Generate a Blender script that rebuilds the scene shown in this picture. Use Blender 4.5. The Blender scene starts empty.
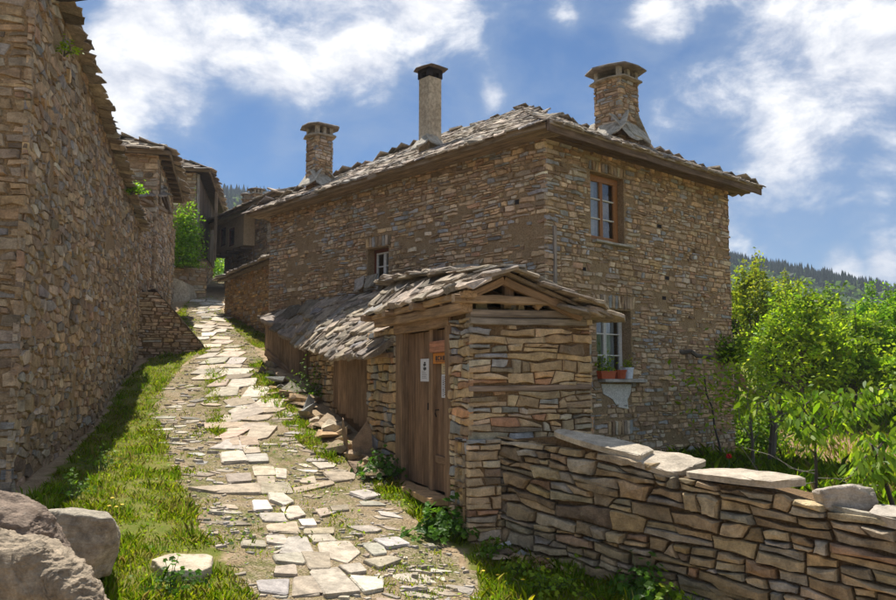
import bpy, bmesh, math, random
import numpy as np
from mathutils import Vector, Matrix, noise as mnoise

random.seed(11)
rng = np.random.default_rng(11)
sc = bpy.context.scene
COL = sc.collection

# ------------------------------------------------------------------ camera
TH = math.radians(5.34)
FPX = 813.0
cam_d = bpy.data.cameras.new("camera")
cam_d.sensor_width = 36.0
cam_d.lens = 36.0 * FPX / 896.0
cam_d.clip_start = 0.05
cam_d.clip_end = 6000
cam = bpy.data.objects.new("camera", cam_d)
cam.rotation_euler = (math.pi / 2 + TH, 0, 0)
COL.objects.link(cam)
sc.camera = cam

# ------------------------------------------------------------------ exposure / render
sc.view_settings.view_transform = 'Standard'
sc.view_settings.look = 'None'
sc.view_settings.gamma = 1.0
sc.view_settings.use_curve_mapping = False
sc.view_settings.exposure = 1.98
sc.render.engine = 'CYCLES'
sc.cycles.use_denoising = True
sc.cycles.max_bounces = 6
sc.cycles.transparent_max_bounces = 8

SUN_EL = math.radians(62)
SUN_AZ = math.radians(-23)          # from +Y towards -X (behind, a little to the left)
sun_dir = Vector((math.sin(SUN_AZ) * math.cos(SUN_EL), math.cos(SUN_AZ) * math.cos(SUN_EL), math.sin(SUN_EL)))

# ------------------------------------------------------------------ node helper
class NT:
    def __init__(s, tree):
        s.t = tree
        s.n = tree.nodes
        s.l = tree.links
    def add(s, typ, **kw):
        n = s.n.new(typ)
        for k, v in kw.items():
            if k.startswith('i_'):
                key = k[2:]
                key = int(key) if key.isdigit() else key.replace('_', ' ')
                s.put(n.inputs[key], v)
            else:
                setattr(n, k, v)
        return n
    def put(s, sock, v):
        if isinstance(v, bpy.types.NodeSocket):
            s.l.new(v, sock)
        else:
            sock.default_value = v
    def math(s, op, a, b=0.0, clamp=False):
        n = s.n.new('ShaderNodeMath'); n.operation = op; n.use_clamp = clamp
        s.put(n.inputs[0], a); s.put(n.inputs[1], b)
        return n.outputs[0]
    def vmath(s, op, a, b=None):
        n = s.n.new('ShaderNodeVectorMath'); n.operation = op
        s.put(n.inputs[0], a)
        if b is not None: s.put(n.inputs[1], b)
        return n.outputs[1] if op in ('DISTANCE', 'LENGTH', 'DOT_PRODUCT') else n.outputs[0]
    def rng(s, v, a, b, c, d, smooth=False):
        n = s.n.new('ShaderNodeMapRange')
        n.interpolation_type = 'SMOOTHSTEP' if smooth else 'LINEAR'
        s.put(n.inputs[0], v)
        for i, x in enumerate((a, b, c, d)): s.put(n.inputs[1 + i], x)
        return n.outputs[0]
    def mix(s, f, a, b, blend='MIX'):
        n = s.n.new('ShaderNodeMix'); n.data_type = 'RGBA'; n.blend_type = blend
        s.put(n.inputs[0], f); s.put(n.inputs[6], a); s.put(n.inputs[7], b)
        return n.outputs[2]
    def noise(s, vec, scale, detail=4, rough=.55, dist=0.0):
        n = s.n.new('ShaderNodeTexNoise')
        s.put(n.inputs['Vector'], vec)
        n.inputs['Scale'].default_value = scale
        n.inputs['Detail'].default_value = detail
        n.inputs['Roughness'].default_value = rough
        n.inputs['Distortion'].default_value = dist
        return n.outputs[0]
    def bump(s, h, strength, dist, normal=None):
        n = s.n.new('ShaderNodeBump')
        n.inputs['Strength'].default_value = strength
        n.inputs['Distance'].default_value = dist
        s.put(n.inputs['Height'], h)
        if normal is not None: s.put(n.inputs['Normal'], normal)
        return n.outputs[0]
    def attr(s, name):
        n = s.n.new('ShaderNodeAttribute'); n.attribute_name = name
        return n
    def gray(s, f):
        n = s.n.new('ShaderNodeCombineColor')
        for i in range(3): s.put(n.inputs[i], f)
        return n.outputs[0]

def px_ray(u, v):
    cx = (u - 448.0) / FPX
    up = (300.0 - v) / FPX
    return np.array([cx, math.cos(TH) - up * math.sin(TH), math.sin(TH) + up * math.cos(TH)])

# ------------------------------------------------------------------ sky
world = bpy.data.worlds.new("World")
sc.world = world
world.use_nodes = True
W = NT(world.node_tree)
W.n.clear()
sky = W.add('ShaderNodeTexSky', sky_type='NISHITA', sun_disc=False)
sky.sun_elevation = SUN_EL
sky.sun_rotation = SUN_AZ
sky.altitude = 1200
sky.air_density = 1.0
sky.dust_density = 0.6
sky.ozone_density = 2.5
tc = W.add('ShaderNodeTexCoord')
D = tc.outputs['Generated']
# the open patches between clouds: a deeper blue than the clear-sky model gives
base_sky = W.mix(1.0, sky.outputs[0], (0.07, 0.13, 0.18, 1), 'MULTIPLY')
warp = W.n.new('ShaderNodeTexNoise')
warp.inputs['Scale'].default_value = 7.0; warp.inputs['Detail'].default_value = 3
W.put(warp.inputs['Vector'], D)
Dw = W.vmath('ADD', D, W.vmath('SCALE', W.vmath('SUBTRACT', warp.outputs[1], (.5, .5, .5)), None))
Dw.node.inputs[1].links[0].from_node.inputs['Scale'].default_value = 0.10
blobs = [(140, 35, 75, .62), (105, 92, 55, .62), (185, 108, 38, .5), (285, 85, 62, .55), (350, 38, 80, .5), (230, 35, 55, .35),
         (430, 20, 70, .5), (470, 45, 45, .32), (655, 22, 34, .5), (480, 90, 17, .5), (556, 8, 24, .42),
         (790, 95, 120, .38), (860, 45, 110, .4), (800, 160, 80, .42), (880, 140, 70, .3), (720, 70, 60, .25),
         (840, 272, 26, .42), (888, 270, 26, .4), (760, 165, 60, .3), (700, 10, 60, .28), (330, 110, 50, .3)]
acc = None
for (u, v, r, w) in blobs:
    d = px_ray(u, v); d /= np.linalg.norm(d)
    dist = W.vmath('DISTANCE', Dw, tuple(d))
    m = W.rng(dist, 0.0, 1.5 * r / FPX, w, 0.0, True)
    acc = m if acc is None else W.math('MAXIMUM', acc, m)
dsc = W.vmath('MULTIPLY', D, (1.0, 1.0, 1.7))
n1 = W.noise(dsc, 9.0, 12, .66, .25)
n2 = W.noise(dsc, 3.1, 4, .5, .0)
neg = None
for (u, v, r, w) in [(88, 2, 26, .6), (330, 165, 95, .65), (245, 150, 65, .6), (420, 120, 70, .4), (470, 100, 60, .3), (560, 70, 80, .5), (690, 60, 50, .35), (700, 150, 70, .35), (590, 20, 45, .4), (860, 205, 70, .35), (790, 225, 70, .35), (640, 110, 60, .35)]:
    d = px_ray(u, v); d /= np.linalg.norm(d)
    m = W.rng(W.vmath('DISTANCE', Dw, tuple(d)), 0.0, 1.5 * r / FPX, w, 0.0, True)
    neg = m if neg is None else W.math('MAXIMUM', neg, m)
acc = W.math('ADD', W.math('SUBTRACT', acc, neg), .27)
dens = W.math('ADD', acc, W.math('MULTIPLY', W.math('SUBTRACT', n1, .5), 1.5))
dens = W.math('ADD', dens, W.math('MULTIPLY', W.math('SUBTRACT', n2, .47), .7))
cov = W.rng(dens, .15, .70, 0.0, 1.0, True)
veil = W.rng(dens, -.35, .5, 0.04, 0.55, True)
n1b = W.noise(W.vmath('ADD', dsc, (0.01, -.01, .035)), 9.0, 12, .66, .25)
shade = W.math('ADD', W.math('MULTIPLY', W.math('SUBTRACT', n1, n1b), 3.4), W.rng(n2, .35, .62, .72, .45), True)
ccol = W.mix(shade, (1.15, 1.25, 1.50, 1), (2.15, 2.15, 2.17, 1))
vcol = (.75, .95, 1.26, 1)
s1 = W.mix(veil, base_sky, vcol)
s2 = W.mix(cov, s1, ccol)
bg = W.add('ShaderNodeBackground')
bg.inputs['Strength'].default_value = 0.13
W.put(bg.inputs['Color'], s2)
wo = W.add('ShaderNodeOutputWorld')
W.l.new(bg.outputs[0], wo.inputs['Surface'])

# ------------------------------------------------------------------ sun
sl = bpy.data.lights.new("sun", 'SUN')
sl.energy = 2.0
sl.angle = math.radians(0.6)
sl.color = (1.0, 0.945, 0.86)
so = bpy.data.objects.new("sun", sl)
so.rotation_euler = sun_dir.to_track_quat('Z', 'Y').to_euler()
so.location = (-10, 20, 40)
COL.objects.link(so)

# ------------------------------------------------------------------ geometry helpers
def unit(v):
    v = np.asarray(v, float)
    return v / np.linalg.norm(v)
def at_y(u, v, y):
    d = px_ray(u, v)
    return d * (y / d[1])
def on_plane(u, v, P, e1):
    n = np.array([e1[1], -e1[0], 0.0]); d = px_ray(u, v)
    return d * (np.dot(P, n) / np.dot(d, n))
CT, ST = math.cos(TH), math.sin(TH)
def project(p):
    f = p[1] * CT + p[2] * ST
    up = -p[1] * ST + p[2] * CT
    if f <= 0.05: return (-9999, -9999, f)
    return (448 + FPX * p[0] / f, 300 - FPX * up / f, f)

# ground heights: measured points, smoothly joined
CP = np.array([
    (-.3, 2, -2.0), (2.5, 2, -2.15), (-3, 3, -1.65), (-.3, 5, -1.88), (-.6, 6.6, -1.74), (-1.0, 8.5, -1.50), (-1.7, 10.5, -1.22), (-3.2, 13.5, -.70),
    (-4.4, 16, -.15), (-5.2, 18.9, .46), (-7.0, 24, 1.55), (-8.9, 31, 2.95), (-12, 45, 5.6),
    (-4.3, 8.2, -1.15), (-3.2, 6, -1.38), (-5.6, 12.9, -.82), (-6.9, 17.7, .12), (-7.5, 20, .58), (-9.6, 27, 2.1), (-10, 30, 2.75),
    (-.55, 10.5, -1.32), (-1.15, 11.8, -.98), (-1.9, 13.5, -.70), (-3.0, 16.1, -.12), (-4.2, 18.9, .44), (-5.0, 22.4, 1.15), (-7.3, 26.7, 2.1),
    (.228, 8.4, -1.66), (.7, 8.2, -1.76), (1.45, 7.7, -1.90), (3.3, 5.9, -2.12), (1.0, 6.0, -1.90), (2.2, 4, -2.1), (-1.2, 4.5, -1.85),
    (2.2, 9, -1.5), (4, 7.5, -1.5), (5.7, 16, -1.60), (3.6, 12, -1.55), (7, 11, -1.55), (8, 18, -1.55), (13, 20, -1.45), (6, 26, -1.0), (16, 34, .2),
    (0, 30, 1.4), (-13, 10, -.6), (-15, 20, 1.2), (-17, 30, 3.2), (12, 6, -2.0), (-8, 2, -1.2)])
_n = len(CP)
_K = np.hypot(CP[:, None, 0] - CP[None, :, 0], CP[:, None, 1] - CP[None, :, 1])
_A = np.zeros((_n + 3, _n + 3)); _A[:_n, :_n] = _K
_A[:_n, _n] = 1; _A[:_n, _n + 1:_n + 3] = CP[:, :2]; _A[_n:, :_n] = _A[:_n, _n:].T
_sol = np.linalg.solve(_A, np.r_[CP[:, 2], 0, 0, 0])
AZ = np.array([-3.2, -1.5, -.6, -.28, -.18, .1, .34, .42, .50, .58, .75, 1.2, 3.2])
EL = np.array([.05, .12, .18, .197, .195, .17, .118, .100, .078, .066, .055, .05, .05])
def smooth(t):
    t = np.clip(t, 0, 1); return t * t * (3 - 2 * t)
def gz(x, y):
    x = np.asarray(x, float); y = np.asarray(y, float); sh = x.shape
    x = x.ravel(); y = y.ravel(); z = np.empty_like(x)
    for i in range(0, len(x), 20000):
        a, b = x[i:i + 20000], y[i:i + 20000]
        z[i:i + 20000] = np.hypot(a[:, None] - CP[None, :, 0], b[:, None] - CP[None, :, 1]) @ _sol[:_n] + _sol[_n] + _sol[_n + 1] * a + _sol[_n + 2] * b
    r = np.hypot(x, y); az = np.arctan2(x, y)
    base = np.where(x < -2, 4.0, -1.0) * smooth((y + 10) / 40) - 2.0 * (1 - smooth((y + 10) / 40))
    far = base + (np.interp(az, AZ, EL) * 450 - base) * smooth((r - 60) / 390) ** 1.2
    w = smooth((np.hypot(x, y - 15) - 30) / 30)
    return (z * (1 - w) + far * w).reshape(sh)
def g1(x, y): return float(gz(np.array([x]), np.array([y]))[0])
def bump_at(x, y): return .022 * mnoise.fractal(Vector((x * .9, y * .9, 0)), 1.0, 2.0, 4)
def gb(x, y): return g1(x, y) + bump_at(x, y)
def ground(u, v, lo=2.5, hi=60.0):
    d = px_ray(u, v); d = d / d[1]
    ys = np.linspace(lo, hi, 1200)
    dz = gz(d[0] * ys, ys) - d[2] * ys
    k = np.where(dz >= 0)[0]
    i = k[0] if len(k) else len(ys) - 1
    if i > 0 and len(k):
        a, b = dz[i - 1], dz[i]; y = ys[i - 1] + (ys[i] - ys[i - 1]) * (-a) / (b - a)
    else: y = ys[i]
    return np.array([d[0] * y, y, d[2] * y])
def gpoly(pts): return np.array([ground(u, v)[:2] for u, v in pts])
def inpoly(P, poly):
    x, y = P[:, 0], P[:, 1]; r = np.zeros(len(P), bool)
    j = len(poly) - 1
    for i in range(len(poly)):
        xi, yi = poly[i]; xj, yj = poly[j]
        c = ((yi > y) != (yj > y)) & (x < (xj - xi) * (y - yi) / (yj - yi + 1e-12) + xi)
        r ^= c; j = i
    return r

class MB:
    """collects shapes that become one mesh"""
    def __init__(s): s.V = []; s.F = []; s.T = []; s.G = []; s.M = []
    def add(s, verts, faces, tint=(.3, .3, .3), grain=None, mi=0):
        o = len(s.V)
        s.V += [tuple(v) for v in verts]
        s.F += [tuple(i + o for i in f) for f in faces]
        s.T += [tint] * len(verts)
        s.M += [mi] * len(faces)
        s.G += [tuple(g) for g in grain] if grain is not None else [tuple(v) for v in verts]
    def mesh(s, name, mats, base=(0, 0, 0)):
        me = bpy.data.meshes.new(name)
        b = np.asarray(base, float)
        V = np.array(s.V, float).reshape(-1, 3) - b
        me.from_pydata(V.tolist(), [], s.F)
        a = me.attributes.new('tint', 'FLOAT_COLOR', 'POINT')
        T = np.ones((len(s.V), 4), np.float32); T[:, :3] = np.array(s.T, np.float32).reshape(-1, 3)
        a.data.foreach_set('color', T.ravel())
        g = me.attributes.new('grain', 'FLOAT_VECTOR', 'POINT')
        g.data.foreach_set('vector', np.array(s.G, np.float32).ravel())
        if not isinstance(mats, (list, tuple)): mats = [mats]
        for m in mats: me.materials.append(m)
        if len(mats) > 1: me.polygons.foreach_set('material_index', s.M)
        me.update()
        return me

def link(name, data, parent=None, loc=(0, 0, 0), kind=None, label=None):
    o = bpy.data.objects.new(name, data)
    COL.objects.link(o)
    o.location = loc
    if parent is not None: o.parent = parent
    if kind: o['kind'] = kind
    if label: o['label'] = label
    return o
BASE = {}
def thing(name, label, cat, loc, group=None, mb=None, mat=None, smooth_=False):
    loc = np.asarray(loc, float)
    data = mb.mesh(name, mat, loc) if mb else None
    o = link(name, data, None, loc)
    if smooth_ and data: data.shade_smooth()
    o['label'] = label; o['category'] = cat
    if group: o['group'] = group
    BASE[o.name] = loc
    return o
def part(name, mb, mat, parent, kind=None, label=None, smooth_=False):
    base = BASE[parent.name]
    me = mb.mesh(name, mat, base) if mb else None
    if me and smooth_: me.shade_smooth()
    o = link(name, me, parent, (0, 0, 0), kind, label)
    BASE[o.name] = base
    return o
def sub_at(name, me, parent, M):
    """a child piece (mesh data may be shared) with world matrix M"""
    o = bpy.data.objects.new(name, me); COL.objects.link(o)
    o.parent = parent
    o.matrix_basis = Matrix.Translation(-Vector(BASE[parent.name])) @ M
    return o

# ------------------------------------------------------------------ primitive shapes
def beam(mb, p0, p1, w, h, up=(0, 0, 1), segs=3, jit=.004, tint=(.2, .13, .07), ch=.12, taper=1.0, mi=0):
    p0 = np.asarray(p0, float); p1 = np.asarray(p1, float)
    d = p1 - p0; L = np.linalg.norm(d); d = d / L
    up = np.asarray(up, float); s = np.cross(d, up); s /= np.linalg.norm(s); t = np.cross(s, d)
    c = ch
    prof = [(-.5 + c, -.5), (.5 - c, -.5), (.5, -.5 + c), (.5, .5 - c), (.5 - c, .5), (-.5 + c, .5), (-.5, .5 - c), (-.5, -.5 + c)]
    V = []; G = []; F = []; off = random.random() * 50
    m = min(w, h)
    for k in range(segs + 1):
        f = k / segs; sc_ = 1 + (taper - 1) * f
        j1, j2 = random.uniform(-jit, jit), random.uniform(-jit, jit)
        for a, b in prof:
            aa = (a * w + (np.sign(a) * 0)) * sc_ + j1 + random.uniform(-jit, jit) * .5
            bb = b * h * sc_ + j2 + random.uniform(-jit, jit) * .5
            V.append(p0 + d * L * f + s * aa + t * bb)
            G.append((L * f + off, aa + off, bb + off))
    for k in range(segs):
        for i in range(8):
            j = (i + 1) % 8
            F.append((k * 8 + i, k * 8 + j, k * 8 + 8 + j, k * 8 + 8 + i))
    F.append(tuple(range(7, -1, -1))); F.append(tuple(range(segs * 8, segs * 8 + 8)))
    mb.add(V, F, tint, G, mi)
def box(mb, O, e1, e2, e3, tint=(.3, .3, .3), mi=0):
    """box spanned from corner O by three full edge vectors"""
    O, e1, e2, e3 = [np.asarray(x, float) for x in (O, e1, e2, e3)]
    V = [O, O + e1, O + e1 + e2, O + e2, O + e3, O + e1 + e3, O + e1 + e2 + e3, O + e2 + e3]
    F = [(3, 2, 1, 0), (4, 5, 6, 7), (0, 1, 5, 4), (1, 2, 6, 5), (2, 3, 7, 6), (3, 0, 4, 7)]
    mb.add(V, F, tint, None, mi)
def tube(mb, pts, rad, n=6, tint=(.12, .09, .06), mi=0):
    pts = [np.asarray(p, float) for p in pts]
    V = []; F = []; G = []; prev = np.array([.31, .2, .93]); Lc = 0
    for i, p in enumerate(pts):
        d = unit(pts[min(i + 1, len(pts) - 1)] - pts[max(i - 1, 0)])
        s = np.cross(d, prev)
        if np.linalg.norm(s) < .05: s = np.cross(d, (1, 0, 0))
        s = unit(s); t = np.cross(s, d)
        if i: Lc += np.linalg.norm(p - pts[i - 1])
        for k in range(n):
            a = 2 * math.pi * k / n
            V.append(p + rad[i] * (math.cos(a) * s + math.sin(a) * t)); G.append((Lc, rad[i] * math.cos(a), rad[i] * math.sin(a)))
    for i in range(len(pts) - 1):
        for k in range(n):
            j = (k + 1) % n
            F.append((i * n + k, i * n + j, (i + 1) * n + j, (i + 1) * n + k))
    F.append(tuple(range(n - 1, -1, -1))); F.append(tuple(range((len(pts) - 1) * n, len(pts) * n)))
    mb.add(V, F, tint, G, mi)

# ------------------------------------------------------------------ stones laid in a face (irregular cells)
def clip(poly, nx, ny, c):
    out = []; m = len(poly)
    for i in range(m):
        x1, y1 = poly[i]; x2, y2 = poly[(i + 1) % m]
        d1 = nx * x1 + ny * y1 - c; d2 = nx * x2 + ny * y2 - c
        if d1 <= 0: out.append((x1, y1))
        if (d1 < 0 < d2) or (d2 < 0 < d1):
            t = d1 / (d1 - d2); out.append((x1 + t * (x2 - x1), y1 + t * (y2 - y1)))
    return out
def cells(seeds, asp, bound, gap):
    S = [(s, h * asp) for s, h in seeds]
    WT = [random.gauss(0, 1) for _ in S]
    B = [(s, h * asp) for s, h in bound]
    area = 0
    for i in range(len(B)):
        area += B[i][0] * B[(i + 1) % len(B)][1] - B[(i + 1) % len(B)][0] * B[i][1]
    area = abs(area) / 2
    if area / 2 <= 0 or not S: return []
    cs = math.sqrt(area / len(S)) * 1.25
    grid = {}
    for i, (x, y) in enumerate(S): grid.setdefault((int(x // cs), int(y // cs)), []).append(i)
    out = []
    for i, (x, y) in enumerate(S):
        gx, gy = int(x // cs), int(y // cs)
        nb = []
        for ax in range(gx - 2, gx + 3):
            for ay in range(gy - 2, gy + 3):
                for j in grid.get((ax, ay), ()):
                    if j != i: nb.append(((S[j][0] - x) ** 2 + (S[j][1] - y) ** 2, j))
        nb.sort()
        R = cs * 2.2
        poly = [(x - R, y - R), (x + R, y - R), (x + R, y + R), (x - R, y + R)]
        m = len(B)
        for k in range(m):   # convex boundary, counter-clockwise
            x1, y1 = B[k]; x2, y2 = B[(k + 1) % m]
            nx, ny = (y2 - y1), -(x2 - x1); L = math.hypot(nx, ny) + 1e-9
            poly = clip(poly, nx / L, ny / L, (nx * x1 + ny * y1) / L)
            if len(poly) < 3: break
        if len(poly) < 3: continue
        for d2, j in nb[:22]:
            if d2 > 4 * max((p[0] - x) ** 2 + (p[1] - y) ** 2 for p in poly): break
            dx, dy = S[j][0] - x, S[j][1] - y; L = math.sqrt(d2) + 1e-9
            if L < 1e-4: continue
            nx, ny = dx / L, dy / L
            g = gap * (abs(nx) + asp * abs(ny)) * .5
            sh_ = max(-.36, min(.36, .11 * (WT[i] - WT[j]))) * L
            poly = clip(poly, nx, ny, nx * x + ny * y + L / 2 + sh_ - g)
            if len(poly) < 3: break
        if len(poly) >= 3: out.append([(a, b / asp) for a, b in poly])
    return out
def courses(s0, s1, h0, h1, w, h, sp=.5, size=None):
    seeds = []; y = h0
    while y < h1:
        rh = h * random.uniform(.65, 1.4); x = s0 - w * random.random()
        while x < s1:
            k = size(x, y) if size else 1.0
            ww = w * k * math.exp(random.gauss(0, sp))
            ww = min(max(ww, .35 * w), 2.4 * w)
            seeds.append((x + ww / 2, y + rh * (.5 + random.uniform(-.24, .24))))
            x += ww
        y += rh * (size((s0 + s1) / 2, y) if size else 1)
    return [p for p in seeds if s0 <= p[0] <= s1 and h0 <= p[1] <= h1]
def coursed(s0, s1, h0, h1, w, h, gap, bound, amp=.38, split=.3, sp=.5, quoin=(False, False)):
    """uneven courses of flat stones with slanting joints, some stones doubled into two thin ones"""
    sd = random.random() * 90; base = [h0 - h * random.random()]
    while base[-1] < h1 + h: base.append(base[-1] + h * random.uniform(.5, 1.5))
    def line(k, s): return base[k] + h * amp * (mnoise.noise(Vector((s / (w * 2.0), k * 5.7, sd))) + .35 * mnoise.noise(Vector((s / (w * .8), k * 3.1, sd + 7))))
    out = []
    def put(P):
        for k in range(len(bound)):
            x1, y1 = bound[k]; x2, y2 = bound[(k + 1) % len(bound)]
            nx, ny = (y2 - y1), -(x2 - x1); L = math.hypot(nx, ny) + 1e-9
            P = clip(P, nx / L, ny / L, (nx * x1 + ny * y1) / L)
            if len(P) < 3: return
        out.append(P)
    for k in range(len(base) - 1):
        rh = base[k + 1] - base[k]; x = s0 - w * random.random() * .5; dl = 0.0; first = True
        while x < s1:
            ww = min(max(w * math.exp(random.gauss(0, sp)) * (rh / h) ** .35, .4 * w), 2.6 * w)
            if first and quoin[0]: x = s0; ww = w * (1.9 if k % 2 else 1.1); dl = 0
            if quoin[1] and s1 - x - ww < w * (.9 if k % 2 else .5): ww = s1 - x
            first = False
            x1 = x + ww; dr = random.gauss(0, .22 * rh) if x1 < s1 else 0.0
            g = [gap * random.uniform(.25, 1.0) for _ in range(6)]
            m = x + ww * random.uniform(.35, .65)
            A = [(x - dl / 2 + g[0], line(k, x) + g[1]), (m, line(k, m) + g[1] * .8), (x1 - dr / 2 - g[2], line(k, x1) + g[1]),
                 (x1 + dr / 2 - g[2], line(k + 1, x1) - g[3]), (m, line(k + 1, m) - g[3] * .8), (x + dl / 2 + g[0], line(k + 1, x) - g[3])]
            if random.random() < .3:      # a chipped upper corner
                q = random.choice((3, 5)); a, b = A[q], A[4]; f = random.uniform(.2, .5)
                A[q] = (a[0], a[1] - rh * random.uniform(.1, .35)); 
            if rh > h * .95 and random.random() < split and ww > rh * .9:
                f0, f1 = random.uniform(.35, .65), random.uniform(.35, .65); gg = gap * .4
                def L_(t): return (A[0][0] + (A[5][0] - A[0][0]) * t, A[0][1] + (A[5][1] - A[0][1]) * t)
                def R_(t): return (A[2][0] + (A[3][0] - A[2][0]) * t, A[2][1] + (A[3][1] - A[2][1]) * t)
                l, r = L_(f0), R_(f1)
                put([A[0], A[1], A[2], (r[0], r[1] - gg), (l[0], l[1] - gg)])
                if ww > 1.3 * w and random.random() < .6:
                    t = random.uniform(.35, .65); mb_ = (l[0] + (r[0] - l[0]) * t, l[1] + (r[1] - l[1]) * t + gg); mt_ = A[4]
                    put([(l[0], l[1] + gg), (mb_[0] - gg, mb_[1]), (mt_[0] - gg, mt_[1]), A[5]]); put([(mb_[0] + gg, mb_[1]), (r[0], r[1] + gg), A[3], (mt_[0] + gg, mt_[1])])
                else: put([(l[0], l[1] + gg), (r[0], r[1] + gg), A[3], A[4], A[5]])
            else: put(A)
            x = x1; dl = dr
    return out
def chaikin(P, q=.25):
    out = []
    for i in range(len(P)):
        a = P[i]; b = P[(i + 1) % len(P)]
        out.append((a[0] + (b[0] - a[0]) * q, a[1] + (b[1] - a[1]) * q))
        out.append((a[0] + (b[0] - a[0]) * (1 - q), a[1] + (b[1] - a[1]) * (1 - q)))
    return out
def tidy(P, eps=.012):
    out = []
    for p in P:
        if not out or math.hypot(p[0] - out[-1][0], p[1] - out[-1][1]) > eps: out.append(p)
    if len(out) > 1 and math.hypot(out[0][0] - out[-1][0], out[0][1] - out[-1][1]) <= eps: out.pop()
    return out
def parea(P):
    a = 0
    for i in range(len(P)):
        x1, y1 = P[i]; x2, y2 = P[(i + 1) % len(P)]; a += x1 * y2 - x2 * y1
    return a / 2
class Stone: pass
def make_stone(P, O, e1, e2, n, depth, tint, rnd=True, back=.03, rings=2, bev=.84, tk=1.0):
    P = tidy(P)
    if len(P) < 3 or abs(parea(P)) < 2e-4: return None
    if parea(P) < 0: P = P[::-1]
    if rnd:
        Q2 = []
        sz_ = math.sqrt(abs(parea(P)))
        for i in range(len(P)):
            a, b = P[i], P[(i + 1) % len(P)]; L = math.hypot(b[0] - a[0], b[1] - a[1])
            Q2.append(a)
            if L > sz_ * .35:
                f = random.uniform(.35, .65); j = random.gauss(-.006, .034) * L
                Q2.append((a[0] + (b[0] - a[0]) * f + (b[1] - a[1]) / L * j, a[1] + (b[1] - a[1]) * f - (b[0] - a[0]) / L * j))
        P = chaikin(Q2, .18) if rnd == 2 else Q2
    m = len(P); c = np.mean(P, axis=0)
    Q = np.array(P) - c
    size = math.sqrt(abs(parea(P)))
    ta, tb = random.gauss(0, .10) * tk, random.gauss(0, .08) * tk
    V = []
    def put(k, dz, tl, jj=0.0):
        for q in Q:
            qq = q * k
            if jj: qq = qq + np.array([random.gauss(0, jj), random.gauss(0, jj)])
            z = dz + tl * (ta * qq[0] + tb * qq[1])
            V.append(O + e1 * (c[0] + qq[0]) + e2 * (c[1] + qq[1]) + n * z)
    put(1.0, -back, 0)
    if rings == 3: put(1.0, depth * .45, .5)
    put(bev, depth * random.uniform(.85, 1.1), 1.0, size * .025)
    R = rings
    F = []
    for r in range(R - 1):
        for i in range(m):
            j = (i + 1) % m
            F.append((r * m + i, r * m + j, (r + 1) * m + j, (r + 1) * m + i))
    if rings == 3:   # slightly uneven face round a middle point
        V.append(O + e1 * (c[0] + random.gauss(0, size * .08)) + e2 * (c[1] + random.gauss(0, size * .08)) + n * (depth * random.uniform(1.0, 1.35)))
        k = len(V) - 1
        for i in range(m): F.append(((R - 1) * m + i, (R - 1) * m + (i + 1) % m, k))
    else:
        F.append(tuple((R - 1) * m + i for i in range(m)))
    st = Stone(); st.V = np.array(V); st.F = F; st.tint = tint; st.c = st.V.mean(axis=0); st.area = abs(parea(P)); st.n = n
    f = project(st.c)
    st.uv = f
    cosv = abs(np.dot(st.n, st.c)) / np.linalg.norm(st.c)
    facing = np.dot(st.n, st.c) < 0
    vis = facing and -10 < f[0] < 906 and -10 < f[1] < 610 and f[2] > 0
    st.px = st.area * cosv * (FPX / f[2]) ** 2 if vis else 0.0
    return st
PAL = [((.47, .30, .155), 30), ((.53, .36, .20), 24), ((.43, .33, .225), 17), ((.33, .315, .30), 14), ((.53, .335, .155), 8),
       ((.30, .195, .11), 10), ((.56, .44, .31), 8), ((.44, .25, .13), 6)]
def tint_of(pal=PAL, k=1.09, sat=.76):
    c = random.choices([p[0] for p in pal], [p[1] for p in pal])[0]
    b = k * math.exp(random.gauss(0, .16))
    c = np.array(c); m = c.mean()
    c = m + (c - m) * sat
    return tuple(np.clip(c * b * np.array([1 + random.gauss(0, .03), 1, 1 + random.gauss(0, .04)]), .01, .8))
def emit_stones(stones, mat, limit=300, minpx=26.0, name='stone'):
    """stones: list of (part, Stone). The largest in view become pieces of their own, the rest one joined piece per part"""
    order = sorted(range(len(stones)), key=lambda i: -stones[i][1].px)
    single = set(i for i in order[:limit] if stones[i][1].px > minpx)
    rest = {}
    for i, (p, st) in enumerate(stones):
        if i in single:
            mb = MB(); mb.add(st.V, st.F, st.tint)
            me = mb.mesh(name, mat, st.c)
            o = bpy.data.objects.new(name, me); COL.objects.link(o); o.parent = p
            o.location = st.c - BASE[p.name]
        else:
            rest.setdefault(p.name, (p, MB()))[1].add(st.V, st.F, st.tint)
    for p, mb in rest.values():
        o = link('small_' + name + 's', mb.mesh('small_' + name + 's', mat, BASE[p.name]), p, (0, 0, 0), 'stuff')
def patchy(s, h, k=0.0): return mnoise.noise(Vector((s * 1.1 + k, h * 1.4, 4.0 + k))) + .5 * mnoise.noise(Vector((s * 3.1, h * 4.0, 9.0 + k)))
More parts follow.
